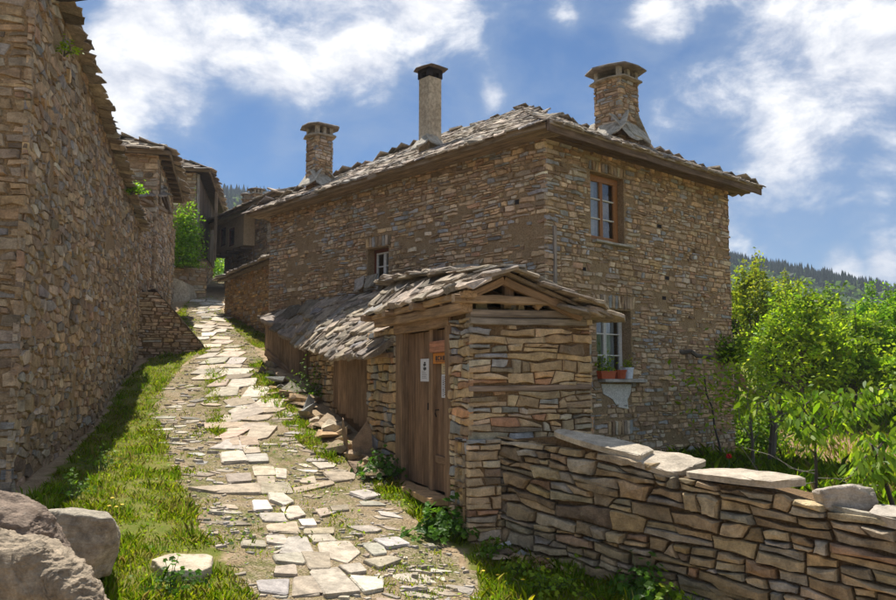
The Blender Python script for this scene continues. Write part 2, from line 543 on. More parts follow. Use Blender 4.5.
def stone_face(p, O, e1, s0, s1, h0, h1, w, h, depth=.02, gap=.012, pal=PAL, k=1.07, sat=.8, holes=(), top=None, asp=None,
               rnd=False, rings=2, vis=None, e2=(0, 0, 1), size=None, bev=.84, sp=.5, drop=0.0, sink=.03, mode='course', quoin=(False, False), amp=.38, split=.3):
    O = np.asarray(O, float); e1 = unit(e1); e2 = unit(e2); n = np.cross(e1, e2)
    bound = top if top else [(s0, h0), (s1, h0), (s1, h1), (s0, h1)]
    out = []
    CL = coursed(s0, s1, h0, h1, w, h, gap, bound, amp, split, sp, quoin) if mode == 'course' else cells(courses(s0, s1, h0, h1, w, h, sp, size), (asp or w / h) * 1.0, bound, gap)
    for P in CL:
        cx = sum(q[0] for q in P) / len(P); cy = sum(q[1] for q in P) / len(P)
        bad = False
        for (a, b, c, d) in holes:
            if a < cx < b and c < cy < d: bad = True; break
            if cx > a - w * 2 and cx < b + w * 2 and cy > c - h * 3 and cy < d + h * 3:
                dx = max(a - cx, cx - b); dy = max(c - cy, cy - d)
                if dx >= dy:
                    P = clip(P, 1, 0, a) if cx < a else clip(P, -1, 0, -b)
                else:
                    P = clip(P, 0, 1, c) if cy < c else clip(P, 0, -1, -d)
                if len(P) < 3: bad = True; break
        if bad or random.random() < drop: continue
        if drop and patchy(cx, cy, drop * 90) > .40 and random.random() < .7: continue
        st = make_stone(P, O, e1, e2, n, depth * random.uniform(.5, 1.5), tint_of(pal, k, sat), rnd, sink, rings, bev)
        if st is None: continue
        if vis and not vis(st.uv[0], st.uv[1]): st.px = 0
        out.append((p, st))
    return out
def wall_sheet(mb, O, e1, s0, s1, h0, h1, openings=(), depth=.3, room=1.0, tint=(.2, .15, .1), mi=0):
    """wall surface with openings: reveals and a closed dark space behind each"""
    O = np.asarray(O, float); e1 = unit(e1); e2 = np.array([0, 0, 1.0]); n = np.cross(e1, e2)
    ss = sorted({s0, s1, *[a for o in openings for a in o[:2]]}); hh = sorted({h0, h1, *[a for o in openings for a in o[2:4]]})
    def P(s, h, d=0.0): return O + e1 * s + e2 * h - n * d
    for i in range(len(ss) - 1):
        for j in range(len(hh) - 1):
            cs, ch = (ss[i] + ss[i + 1]) / 2, (hh[j] + hh[j + 1]) / 2
            if any(a < cs < b and c < ch < d for a, b, c, d in openings): continue
            mb.add([P(ss[i], hh[j]), P(ss[i + 1], hh[j]), P(ss[i + 1], hh[j + 1]), P(ss[i], hh[j + 1])], [(0, 1, 2, 3)], tint, None, mi)
    for (a, b, c, d) in openings:
        R = depth + room
        for (p, q) in (((a, c), (b, c)), ((b, c), (b, d)), ((b, d), (a, d)), ((a, d), (a, c))):
            mb.add([P(*p), P(*q), P(*q, R), P(*p, R)], [(3, 2, 1, 0)], tint, None, mi)
        mb.add([P(a, c, R), P(b, c, R), P(b, d, R), P(a, d, R)], [(0, 1, 2, 3)], (.03, .025, .02), None, mi)

# ------------------------------------------------------------------ materials
def material(name):
    m = bpy.data.materials.new(name); m.use_nodes = True
    t = NT(m.node_tree); b = t.n['Principled BSDF']
    return m, t, b
def stone_mat(name, lo=.62, hi=1.3, bump=.6, lichen=.25, scale=1.0, lcol=(.42, .40, .34, 1)):
    m, t, b = material(name)
    g = t.add('ShaderNodeNewGeometry').outputs['Position']
    tint = t.attr('tint').outputs['Color']
    n1 = t.noise(g, 8 * scale, 8, .65); n2 = t.noise(g, 60 * scale, 5, .6); n3 = t.noise(g, 3.0 * scale, 6, .7)
    f = t.math('MULTIPLY', t.rng(n1, .3, .7, lo, hi), t.rng(n2, .3, .7, .82, 1.18))
    c = t.mix(1.0, tint, t.gray(f), 'MULTIPLY')
    c = t.mix(t.math('MULTIPLY', t.rng(t.noise(g, 17 * scale, 5, .7), .58, .70, 0, 1, True), lichen), c, lcol)
    c = t.mix(t.math('MULTIPLY', t.rng(n3, .56, .72, 0, 1, True), .35), c, (.16, .10, .055, 1))
    t.put(b.inputs['Base Color'], c)
    b.inputs['Roughness'].default_value = .88
    b.inputs['Specular IOR Level'].default_value = .25
    layered = t.noise(t.vmath('MULTIPLY', g, (1, 1, 3.5)), 16 * scale, 7, .68)
    h = t.math('ADD', layered, t.math('MULTIPLY', n2, .25))
    t.put(b.inputs['Normal'], t.bump(h, bump, .03 / scale))
    return m
M_STONE = stone_mat('stone')
M_DARKSTONE = stone_mat('wall_stone', .5, 1.4, .85, .42, 1.0, (.42, .36, .22, 1))
M_BIG = stone_mat('boulder_stone', .45, 1.5, 1.0, .55, 1.3, (.48, .43, .35, 1))
M_PAVE = stone_mat('paving', .58, 1.25, .6, .4, 1.0, (.58, .52, .43, 1))
M_SLATE = stone_mat('slate', .5, 1.4, .7, .5, 1.0, (.50, .46, .38, 1))

def earth_mat(name, c1, c2, bump=.8, scale=1.0):
    m, t, b = material(name)
    g = t.add('ShaderNodeNewGeometry').outputs['Position']
    n1 = t.noise(g, 6 * scale, 8, .7); n2 = t.noise(g, 45 * scale, 6, .65)
    c = t.mix(t.rng(n1, .35, .65, 0, 1), c1, c2)
    c = t.mix(1.0, c, t.gray(t.rng(n2, .3, .7, .6, 1.35)), 'MULTIPLY')
    t.put(b.inputs['Base Color'], c); b.inputs['Roughness'].default_value = .95
    b.inputs['Specular IOR Level'].default_value = .15
    t.put(b.inputs['Normal'], t.bump(t.math('ADD', n2, n1), bump, .03))
    return m
M_MORTAR = earth_mat('clay_mortar', (.28, .19, .105, 1), (.38, .275, .165, 1))
M_JOINT = earth_mat('dark_joint', (.15, .095, .05, 1), (.23, .15, .08, 1))
M_PLASTER = earth_mat('earth_plaster', (.48, .36, .22, 1), (.56, .43, .28, 1), .5)
M_LIME = earth_mat('lime_plaster', (.60, .57, .52, 1), (.74, .72, .68, 1), .5)
M_CEMENT = earth_mat('cement_render', (.36, .29, .205, 1), (.52, .44, .33, 1), .4, .35)

def wood_mat(name, bump=.5, dark=.5):
    m, t, b = material(name)
    gv = t.attr('grain').outputs['Vector']
    tint = t.attr('tint').outputs['Color']
    n1 = t.noise(t.vmath('MULTIPLY', gv, (1.6, 38, 38)), 1.0, 6, .65, .4)
    n2 = t.noise(t.vmath('MULTIPLY', gv, (3, 7, 7)), 1.0, 4, .6)
    n3 = t.noise(t.vmath('MULTIPLY', gv, (5, 160, 160)), 1.0, 3, .6)
    f = t.math('MULTIPLY', t.rng(n1, .3, .7, dark, 1.4), t.math('MULTIPLY', t.rng(n2, .3, .7, .7, 1.25), t.rng(n3, .3, .7, .8, 1.15)))
    hs = t.add('ShaderNodeHueSaturation'); hs.inputs['Saturation'].default_value = .8; t.put(hs.inputs['Color'], t.mix(1.0, tint, t.gray(f), 'MULTIPLY')); c = hs.outputs[0]
    t.put(b.inputs['Base Color'], c); b.inputs['Roughness'].default_value = .82
    b.inputs['Specular IOR Level'].default_value = .25
    t.put(b.inputs['Normal'], t.bump(t.math('ADD', n1, n3), bump, .008))
    return m
M_WOOD = wood_mat('weathered_wood')
def plain_mat(name, col, rough=.6, spec=.4, var=.15):
    m, t, b = material(name)
    g = t.add('ShaderNodeNewGeometry').outputs['Position']
    n = t.noise(g, 30, 5, .6)
    c = t.mix(1.0, (*col, 1), t.gray(t.rng(n, .3, .7, 1 - var, 1 + var)), 'MULTIPLY')
    t.put(b.inputs['Base Color'], c); b.inputs['Roughness'].default_value = rough
    b.inputs['Specular IOR Level'].default_value = spec
    return m
M_WHITEPAINT = plain_mat('white_paint', (.62, .60, .56), .6)
M_VARNISH = plain_mat('varnished_frame', (.33, .15, .05), .45)
M_REDPAINT = plain_mat('red_brown_paint', (.14, .045, .025), .6)
M_CURTAIN = plain_mat('curtain', (.62, .64, .68), .9)
M_TERRA = plain_mat('terracotta', (.42, .09, .035), .6)
M_WHITEPOT = plain_mat('white_pot', (.62, .68, .78), .5)
M_PAPER = plain_mat('paper', (.62, .62, .66), .8, .2, .06)
M_CREAM = plain_mat('cream_paper', (.55, .45, .28), .8, .2, .08)
M_INK = plain_mat('ink', (.035, .032, .04), .8)
M_ORANGE = plain_mat('orange_board', (.55, .20, .03), .6)
M_SOOT_SHADE = plain_mat('soot_and_hole_shade', (.035, .03, .03), .9, .1)  # black for flues and ironwork, and for the painted shade of the putlog holes
def glass_mat():
    m, t, b = material('window_glass')
    tr = t.add('ShaderNodeBsdfTransparent'); tr.inputs[0].default_value = (.82, .88, .9, 1)
    gl = t.add('ShaderNodeBsdfGlossy'); gl.inputs['Roughness'].default_value = .03
    fr = t.add('ShaderNodeFresnel'); fr.inputs[0].default_value = 1.7
    mx = t.add('ShaderNodeMixShader')
    t.put(mx.inputs[0], t.math('MULTIPLY', fr.outputs[0], 2.0, True)); t.l.new(tr.outputs[0], mx.inputs[1]); t.l.new(gl.outputs[0], mx.inputs[2])
    t.l.new(mx.outputs[0], t.n['Material Output'].inputs[0])
    return m
M_GLASS = glass_mat()
def leaf_mat(name, trans=.35, gloss=.35):
    m, t, b = material(name)
    tint = t.attr('tint').outputs['Color']
    b.inputs['Roughness'].default_value = .5
    b.inputs['Specular IOR Level'].default_value = gloss
    t.put(b.inputs['Base Color'], tint)
    tl = t.add('ShaderNodeBsdfTranslucent')
    t.put(tl.inputs[0], t.mix(1.0, tint, (1.5, 1.5, .7, 1), 'MULTIPLY'))
    mx = t.add('ShaderNodeMixShader'); mx.inputs[0].default_value = trans
    t.l.new(b.outputs[0], mx.inputs[1]); t.l.new(tl.outputs[0], mx.inputs[2])
    t.l.new(mx.outputs[0], t.n['Material Output'].inputs[0])
    return m
M_LEAF = leaf_mat('leaf', .52, .22)
M_GRASS = leaf_mat('grass_blade', .45, .05)
M_BARK = wood_mat('bark', .8, .5)
M_PETAL = plain_mat('yellow_petal', (.75, .5, .02), .7)
M_REDFLOWER = plain_mat('red_petal', (.6, .02, .02), .7)
# ================================================================== GROUND
def axis_pts(fine0, fine1, step, lo, hi, grow=1.18):
    a = list(np.arange(fine0, fine1 + 1e-6, step)); s = step; x = a[-1]
    while x < hi: s = min(s * grow, 60); x += s; a.append(x)
    s = step; x = a[0]
    while x > lo: s = min(s * grow, 60); x -= s; a.insert(0, x)
    return np.array(a)
PX = dict(
    verge=[(30, 500), (95, 430), (130, 376), (150, 358), (203, 350), (186, 362), (168, 385), (158, 412), (170, 452), (190, 495), (202, 535), (235, 568), (268, 612), (60, 612), (40, 540)],
    middle=[(207, 362), (229, 372), (217, 398), (226, 428), (222, 440), (208, 430), (203, 400)],
    right=[(247, 368), (262, 362), (276, 380), (306, 422), (335, 455), (350, 462), (332, 466), (300, 444), (268, 408), (250, 388)],
    upper=[(222, 318), (236, 316), (268, 338), (266, 352), (245, 340)],
    upper_left=[(168, 318), (190, 300), (186, 314), (196, 336), (212, 352), (200, 356)],
    corner=[(468, 545), (500, 548), (600, 574), (700, 612), (470, 612), (478, 580)],
    door=[(372, 478), (400, 486), (450, 512), (474, 542), (462, 548), (436, 536), (398, 508), (376, 496)],
    street=[(262, 612), (235, 568), (202, 535), (190, 495), (168, 452), (152, 412), (165, 385), (200, 352), (192, 330), (184, 312), (198, 297), (212, 296), (226, 314), (252, 345), (264, 362), (285, 395), (312, 428), (345, 458), (372, 482), (405, 514), (440, 545), (478, 580), (474, 612)])
WP = {k: gpoly(v) for k, v in PX.items()}

gx = axis_pts(-9.5, 8.0, .16, -900, 1100); gy = axis_pts(2.0, 26.0, .16, -500, 1500)
GX, GY = np.meshgrid(gx, gy)
GZ = gz(GX, GY)
nx_, ny_ = len(gx), len(gy)
P2 = np.c_[GX.ravel(), GY.ravel()]
# small unevenness close by
nearw = smooth((45 - np.hypot(GX, GY - 10)) / 20)
bumps = np.array([mnoise.fractal(Vector((x * .9, y * .9, 0)), 1.0, 2.0, 4) if abs(x) < 10 and 0 < y < 30 else 0 for x, y in P2]).reshape(GX.shape)
GZ = GZ + bumps * .022 * nearw
def fast_grid(name, X, Y, Z, mask=None):
    me = bpy.data.meshes.new(name)
    ny, nx = X.shape
    idx = np.arange(nx * ny).reshape(ny, nx)
    Q = np.stack([idx[:-1, :-1], idx[:-1, 1:], idx[1:, 1:], idx[1:, :-1]], -1).reshape(-1, 4)
    V = np.c_[X.ravel(), Y.ravel(), Z.ravel()]
    if mask is not None:
        Q = Q[mask.ravel()]
        used = np.unique(Q); remap = np.zeros(len(V), int); remap[used] = np.arange(len(used))
        V = V[used]; Q = remap[Q]
    me.vertices.add(len(V)); me.vertices.foreach_set('co', V.astype(np.float32).ravel())
    me.loops.add(Q.size); me.loops.foreach_set('vertex_index', Q.ravel().astype(np.int32))
    me.polygons.add(len(Q)); me.polygons.foreach_set('loop_start', np.arange(0, Q.size, 4, dtype=np.int32))
    me.polygons.foreach_set('loop_total', np.full(len(Q), 4, np.int32))
    me.update(calc_edges=True); me.validate()
    me.polygons.foreach_set('use_smooth', np.ones(len(me.polygons), bool))
    return me
# zone masks on the terrain: grassy soil, dug garden soil, far hills
grassy = np.zeros(len(P2))
for k in ('verge', 'middle', 'right', 'upper', 'upper_left', 'corner', 'door'):
    grassy = np.maximum(grassy, inpoly(P2, WP[k]).astype(float))
garden = ((P2[:, 0] > 1.8) & (P2[:, 1] > 6.5)).astype(float)
dug = np.clip(smooth((P2[:, 0] - .33 * P2[:, 1]) / 1.0) * smooth((P2[:, 1] - 13.5) / 1.5) * smooth((25 - P2[:, 1]) / 3), 0, 1)
grassy = np.maximum(grassy, garden * (1 - dug))
rfar = smooth((np.hypot(P2[:, 0], P2[:, 1]) - 30) / 30)
grassy = np.maximum(grassy, rfar)
me = fast_grid('ground', GX, GY, GZ)
a = me.attributes.new('zone', 'FLOAT_COLOR', 'POINT')
a.data.foreach_set('color', np.c_[grassy, dug, rfar, np.ones(len(P2))].astype(np.float32).ravel())
m, t, b = material('ground')
g = t.add('ShaderNodeNewGeometry').outputs['Position']
zone = t.add('ShaderNodeSeparateColor'); t.l.new(t.attr('zone').outputs['Color'], zone.inputs[0])
n1 = t.noise(g, 4, 8, .7); n2 = t.noise(g, 40, 6, .7); nf = t.noise(g, .06, 6, .65)
dirt = t.mix(t.rng(n1, .35, .65, 0, 1), (.33, .235, .14, 1), (.46, .35, .22, 1))
dirt = t.mix(1.0, dirt, t.gray(t.rng(n2, .3, .7, .6, 1.3)), 'MULTIPLY')
soil = t.mix(t.rng(n1, .35, .65, 0, 1), (.12, .16, .02, 1), (.24, .21, .06, 1))
dugc = t.mix(t.rng(n1, .35, .65, 0, 1), (.24, .145, .08, 1), (.36, .235, .135, 1))
farc = t.mix(t.rng(nf, .4, .6, 0, 1), (.035, .065, .022, 1), (.075, .12, .035, 1))
c = t.mix(t.rng(t.math('ADD', zone.outputs[0], t.math('MULTIPLY', t.math('SUBTRACT', n1, .5), .8)), .3, .7, 0, 1), dirt, soil)
c = t.mix(zone.outputs[1], c, dugc)
c = t.mix(zone.outputs[2], c, farc)
t.put(b.inputs['Base Color'], c); b.inputs['Roughness'].default_value = .95; b.inputs['Specular IOR Level'].default_value = .1
t.put(b.inputs['Normal'], t.bump(t.math('ADD', n2, t.math('MULTIPLY', n1, 2.0)), .8, .03))
me.materials.append(m)
ground_o = link('ground', me, None, (0, 0, 0), 'structure')

# the street: a worn sheet of dirt and grit, carrying the paving stones
cx_ = (GX[:-1, :-1] + GX[1:, 1:]) / 2; cy_ = (GY[:-1, :-1] + GY[1:, 1:]) / 2
sm = inpoly(np.c_[cx_.ravel(), cy_.ravel()], WP['street'])
me = fast_grid('street', GX, GY, GZ + .005, sm.reshape(cx_.shape))
m, t, b = material('street_grit')
g = t.add('ShaderNodeNewGeometry').outputs['Position']
n1 = t.noise(g, 2.6, 8, .7); n2 = t.noise(g, 55, 6, .7)
vo = t.add('ShaderNodeTexVoronoi'); vo.inputs['Scale'].default_value = 26; t.put(vo.inputs['Vector'], t.vmath('MULTIPLY', g, (1, 1.6, 1)))
vd = t.add('ShaderNodeTexVoronoi', feature='DISTANCE_TO_EDGE'); vd.inputs['Scale'].default_value = 26; t.put(vd.inputs['Vector'], t.vmath('MULTIPLY', g, (1, 1.6, 1)))
edge = t.rng(vd.outputs[0], 0.0, .12, 0, 1, True)
sep = t.add('ShaderNodeSeparateColor'); t.l.new(vo.outputs['Color'], sep.inputs[0])
c = t.mix(t.rng(n1, .36, .64, 0, 1), (.36, .255, .14, 1), (.50, .385, .235, 1))
peb = t.mix(sep.outputs[0], (.34, .26, .165, 1), (.56, .46, .33, 1))
c = t.mix(t.math('MULTIPLY', edge, t.rng(n1, .42, .58, 0.15, .85)), c, peb)
c = t.mix(1.0, c, t.gray(t.rng(n2, .3, .7, .65, 1.25)), 'MULTIPLY')
mossy = t.rng(t.noise(g, 2.2, 9, .85), .44, .62, 0, .85, True)
c = t.mix(mossy, c, (.15, .165, .035, 1))
t.put(b.inputs['Base Color'], c); b.inputs['Roughness'].default_value = .92; b.inputs['Specular IOR Level'].default_value = .15
t.put(b.inputs['Normal'], t.bump(t.math('ADD', t.math('MULTIPLY', edge, 1.0), n2), .9, .02))
me.materials.append(m)
street = link('street', me, None, (0, 0, 0), 'structure'); BASE['street'] = np.zeros(3)

# ---- paving stones
def crop6(P): return [(150 + x / 2.987, 400 + y / 2.987) for x, y in P]
big = [[(210,165),(270,155),(293,188),(215,195)],[(232,228),(295,222),(303,248),(235,253)],[(115,268),(325,257),(330,285),(200,283)],
 [(333,255),(412,253),(420,282),(335,285)],[(352,290),(400,288),(425,310),(405,322),(360,308)],[(300,310),(350,308),(365,330),(310,335)],
 [(388,325),(440,322),(458,345),(420,358)],[(330,345),(395,342),(410,365),(340,365)],[(345,378),(430,370),(450,400),(355,395)],
 [(345,410),(400,408),(412,440),(350,432)],[(410,418),(470,415),(487,462),(390,465)],[(268,428),(340,425),(342,445),(275,445)],
 [(370,480),(445,468),(448,500),(378,498)],[(458,468),(530,466),(540,512),(485,515)],[(500,440),(590,430),(620,460),(580,488),(510,470)],
 [(480,522),(560,512),(625,582),(530,590)],[(563,505),(625,495),(648,520),(600,532)],[(600,542),(690,540),(700,575),(640,585)],
 [(648,490),(720,475),(750,485),(690,510)],[(670,425),(740,415),(772,435),(715,450)],[(630,435),(690,432),(705,462),(660,468)],
 [(420,540),(490,535),(505,585),(425,590)],[(370,515),(430,510),(445,535),(375,535)],[(330,555),(410,545),(405,590),(330,580)],
 [(430,265),(540,248),(550,258),(440,280)],[(515,225),(610,220),(612,240),(545,250)],[(596,285),(640,275),(688,292),(640,305)],
 [(535,325),(590,318),(595,335),(550,338)],[(495,330),(530,328),(540,345),(505,352)],[(270,115),(320,118),(325,140),(275,140)],
 [(278,150),(325,148),(330,165),(285,168)],[(285,172),(345,168),(350,190),(297,192)],[(307,205),(365,205),(372,230),(312,232)],
 [(232,90),(270,88),(275,108),(235,110)],[(315,236),(370,235),(375,252),(325,255)],[(375,212),(410,212),(412,235),(380,235)],
 [(450,238),(490,235),(492,255),(455,250)],[(475,415),(540,410),(550,428),(490,432)],[(440,365),(480,360),(490,385),(455,385)],
 [(455,390),(540,385),(545,405),(470,410)],[(215,118),(262,116),(266,140),(218,142)],[(245,32),(318,18),(338,42),(245,70)],[(225,5),(300,-10),(312,12),(240,25)]]
big_w = [gpoly(crop6(p)) for p in big]
big_w = [w_.mean(0) + (w_ - w_.mean(0)) * 1.1 for w_ in big_w]
AXIS = gpoly([(345, 612), (300, 520), (265, 460), (240, 412), (226, 380), (216, 345), (206, 310), (204, 298)])
_y = 11.3
while _y < 30:      # farther up, the middle line of slabs goes on, two abreast
    d_ = random.uniform(.42, .75); xm = float(np.interp(_y, AXIS[:, 1], AXIS[:, 0])) + random.gauss(0, .05)
    wl_, wr_ = random.uniform(.3, .62), random.uniform(.3, .6); xs_ = random.gauss(0, .12)
    for a_, b_ in ((xm - wl_ + xs_, xm + xs_ - .03), (xm + xs_ + .03, xm + xs_ + wr_)):
        if random.random() < .12: continue
        j = lambda: random.uniform(-.06, .06)
        big_w.append(np.array([(a_ + j(), _y + j()), ((a_ + b_) / 2, _y - .04 + j()), (b_ + j(), _y + j()), (b_ + j() * 1.5, _y + d_ - .06 + j()), (a_ + j() * 1.5, _y + d_ - .06 + j())]))
    _y += d_ + random.uniform(0, .08)
pave = []
up3 = np.array([0, 0, 1.0])
PPAL = [((.53, .43, .30), 30), ((.46, .36, .24), 20), ((.57, .49, .37), 20), ((.44, .39, .32), 12), ((.50, .37, .24), 10), ((.37, .29, .19), 8)]
def ground_frame(c):
    e = .15
    sx = (gb(c[0] + e, c[1]) - gb(c[0] - e, c[1])) / (2 * e); sy = (gb(c[0], c[1] + e) - gb(c[0], c[1] - e)) / (2 * e)
    e1 = unit((1, 0, sx)); e2 = np.array((0, 1, sy)); n = unit(np.cross(e1, e2)); e2 = np.cross(n, e1)
    return e1, e2, n
def lay(poly, depth, tint, rings, rg=False):
    if not rg: poly = chaikin([(p[0] + random.gauss(0, .012), p[1] + random.gauss(0, .012)) for p in poly], .07)
    c = np.mean(poly, axis=0)
    e1, e2, n = ground_frame(c)
    O = np.array([c[0], c[1], gb(*c) + .011])
    L = [((p[0] - c[0]) / e1[0], (p[1] - c[1])) for p in poly]
    return make_stone(L, O, e1, e2, n, depth, tint, rg, .05, rings, .965, .22)
for w_ in big_w:
    st = lay([tuple(p) for p in w_], random.uniform(.014, .028), tint_of(PPAL, 1.05), 3)
    if st: pave.append((street, st))
sb = WP['street']; x0, x1 = sb[:, 0].min(), sb[:, 0].max(); y0, y1 = sb[:, 1].min(), sb[:, 1].max()
def psize(x, y): return 1.0
seeds = []
ROT = (math.cos(.22), math.sin(.22))
yy = y0 - 4
while yy < y1 + 4:
    rh = random.uniform(.12, .24); xx = x0 - 4 - random.random() * .3
    while xx < x1 + 8:
        ww = .27 * math.exp(random.gauss(0, .45)); ww = min(max(ww, .12), .55)
        px_, py_ = xx + ww / 2, yy + rh * (.5 + random.uniform(-.4, .4)); seeds.append((px_ * ROT[0] - py_ * ROT[1], px_ * ROT[1] + py_ * ROT[0])); xx += ww
    yy += rh
sarr = np.array(seeds); keep = inpoly(sarr, sb)
grow = [np.mean(w_, axis=0) + (w_ - np.mean(w_, axis=0)) * 1.03 for w_ in big_w]
for k in ('middle',): keep &= ~(inpoly(sarr, WP[k]) & (rng.random(len(sarr)) < .7))
# the middle line of the street keeps better paving than its left rut
seeds = [tuple(p) for p in sarr[keep]]
ax = gpoly([(345, 612), (300, 520), (265, 460), (238, 410), (226, 380), (216, 345), (206, 310)])
for P in cells(seeds, 1.5, [(x0, y0), (x1, y0), (x1, y1), (x0, y1)], .035):
    c = np.mean(P, axis=0)
    dm = abs(c[0] - np.interp(c[1], ax[:, 1], ax[:, 0]))
    if mnoise.noise(Vector((c[0] * 1.2, c[1] * 1.2, 33.0))) < -.34 + .12 * min(dm, 1.4) or random.random() < .14: continue
    PP = np.array(P); PP = np.r_[PP, (PP + np.roll(PP, 1, 0)) / 2, c[None]]
    if any(inpoly(PP, w_).any() or inpoly(w_, PP[:len(P)]).any() for w_ in grow): continue
    ar = abs(parea(P)); wd = max(p[0] for p in P) - min(p[0] for p in P); hd = max(p[1] for p in P) - min(p[1] for p in P)
    if ar > .2 or wd > .75 or hd > .6 or not inpoly(np.array([c]), sb)[0]: continue
    for w_ in grow:   # trim against the big slabs
        pass
    k = random.uniform(.72, .98); P = [tuple(c + (np.array(q) - c) * k) for q in P]
    st = lay(P, random.uniform(.0, .010), tint_of(PPAL, random.uniform(.7, .98)), 3 if c[1] < 12 else 2)
    if st: pave.append((street, st))
emit_stones(pave, M_PAVE, 300, 12, 'paving_stone')

# ================================================================== MAIN HOUSE
R = unit((914 / FPX, 1.0044, 0)); Lx = unit((-730 / FPX, 1.0044, 0)); UP = np.array([0, 0, 1.0])
Cn = np.array([(548 - 448) / FPX * 12.5 / 1.0044, 12.5, 0.0])
wR = np.dot(on_plane(733, 376, Cn, R) - Cn, R); wL = np.dot(on_plane(268, 376, Cn, Lx) - Cn, Lx)
ztop = on_plane(545, 135, Cn, R)[2]
print('house', wR, wL, ztop)
house = thing('stone_house', 'tall two storey rubble stone house with three chimneys above the lean-to shed', 'house', (Cn[0], Cn[1], -1.55))
zb = -1.75
def RS(u, v): p = on_plane(u, v, Cn, R); return np.dot(p - Cn, R), p[2]
FarL = Cn + Lx * wL
def LS(u, v): p = on_plane(u, v, Cn, Lx); return wL - np.dot(p - Cn, Lx), p[2]
def rect(f, u0, v0, u1, v1):
    a = f(u0, v0); b_ = f(u1, v1); return (a[0], b_[0], b_[1], a[1])
# openings: (s0, s1, h0, h1)
um = RS(590, 171); un = RS(624.5, 245)
up_win = (um[0], un[0], RS(595, 240)[1], RS(592, 171)[1])
lm = RS(596, 307); ln = RS(632, 379)
lo_win = (lm[0], ln[0], RS(610, 379)[1], RS(604, 309)[1])
sw0, sw1 = LS(367.5, 262)[0], LS(388.5, 262)[0]
sm_win = (sw0, sw1, LS(378, 283)[1], LS(378, 247.5)[1])
v0, v1 = LS(397, 276)[0], LS(421, 276)[0]
vents = (v0, v1, LS(409, 283)[1], LS(409, 273.5)[1])
def plus_h(o, m=.015): return (o[0] - m, o[1] + m, o[2] - m, o[3] + m)
mbw = MB(); wall_sheet(mbw, Cn, R, 0, wR, zb, ztop, [up_win, lo_win], .26, 1.2)
gwall = part('wall', mbw, M_MORTAR, house, label='house wall towards the garden with two windows')
mbw = MB(); wall_sheet(mbw, FarL, -Lx, 0, wL, zb, ztop, [sm_win, vents], .30, 1.0)
swall = part('wall', mbw, M_MORTAR, house, label='house wall towards the street with one small window')
mbw = MB()
B1 = Cn + R * wR; B2 = FarL + R * wR
wall_sheet(mbw, B1, Lx, 0, wL, zb, ztop); wall_sheet(mbw, B2, -R, 0, wR, zb, ztop)
rwall = part('wall', mbw, M_MORTAR, house)
def vis_r(u, v): return (u > 596 or v < 262) and v < 470 and not (u < 740 and v > 470)
def vis_l(u, v):
    lim = np.interp(u, [268, 314, 354, 400, 430, 505, 560], [314, 300, 292, 284, 274, 262, 270]); return v < lim
st = []
lint_u = (lo_win[0] - .08, lo_win[1] + .12, lo_win[3], lo_win[3] + .27)
lint_uu = (up_win[0] - .05, up_win[1] + .06, up_win[3], up_win[3] + .20)
lint_s = (sm_win[0] - .04, sm_win[1] + .10, sm_win[3], sm_win[3] + .24)
low_p = RS(608, 437); low_q = RS(632, 418); low_panel = (low_p[0], low_q[0], low_p[1], low_q[1])
sp0 = RS(601, 386); sp1 = RS(631, 410)
plast = [RS(601, 384), RS(631, 384.5), RS(630, 393), RS(627, 400), RS(628, 409), RS(617, 407), RS(612, 399), RS(603, 394)]
plrect = (sp0[0], sp1[0], sp1[1] + .1, sp0[1] + .05)
put = [rect(RS, 657, 224, 661.5, 228.5), rect(RS, 582, 267, 586, 271), rect(RS, 665, 276, 669, 280), rect(RS, 662, 296, 666, 300)]
holesR = [plus_h(up_win), plus_h(lo_win), lint_u, lint_uu, low_panel, plrect] + put
putL = [rect(LS, 515, 200, 519, 204)]
holesL = [plus_h(sm_win), plus_h(vents), lint_s] + putL
st += stone_face(gwall, Cn, R, -.02, wR + .02, zb, ztop, .18, .072, .019, .011, holes=holesR, vis=vis_r, k=1.10, drop=.012, quoin=(True, True), rnd=True)
st += stone_face(swall, FarL, -Lx, -.02, wL + .02, zb, ztop, .18, .072, .022, .012, holes=holesL, vis=vis_l, k=1.14, drop=.015, quoin=(True, True), rnd=True)
st += stone_face(rwall, B1, Lx, -.02, wL + .02, zb, ztop, .34, .17, .017, .02)
st += stone_face(rwall, B2, -R, -.02, wR + .02, zb, ztop, .34, .17, .017, .02)
emit_stones(st, M_STONE, 300, 14)
# soldier-course lintels: upright thin stones
def soldier(p, O, e1, o, n, name='lintel_stone', tilt=.05):
    mbs = MB(); e1 = unit(e1); nn = np.cross(e1, UP); out = []
    xs = np.linspace(o[0], o[1], n + 1)
    for i in range(n):
        a, b_ = xs[i] + .006, xs[i + 1] - .006
        P = [(a, o[2] + random.uniform(0, .02)), (b_, o[2] + random.uniform(0, .02)), (b_ + random.gauss(0, .01), o[3] - random.uniform(0, .04)), (a + random.gauss(0, .01), o[3] - random.uniform(0, .04))]
        s_ = make_stone(P, O, e1, UP, nn, random.uniform(.012, .03), tint_of(PAL, 1.0, .8), False)
        if s_: out.append(s_)
    for s_ in out:
        mb = MB(); mb.add(s_.V, s_.F, s_.tint)
        o2 = bpy.data.objects.new(name, mb.mesh(name, M_STONE, s_.c)); COL.objects.link(o2); o2.parent = p; o2.location = s_.c - BASE[p.name]
soldier(gwall, Cn, R, lint_u, 14); soldier(gwall, Cn, R, lint_uu, 12); soldier(gwall, Cn, R, low_panel, 8); soldier(swall, FarL, -Lx, lint_s, 8)
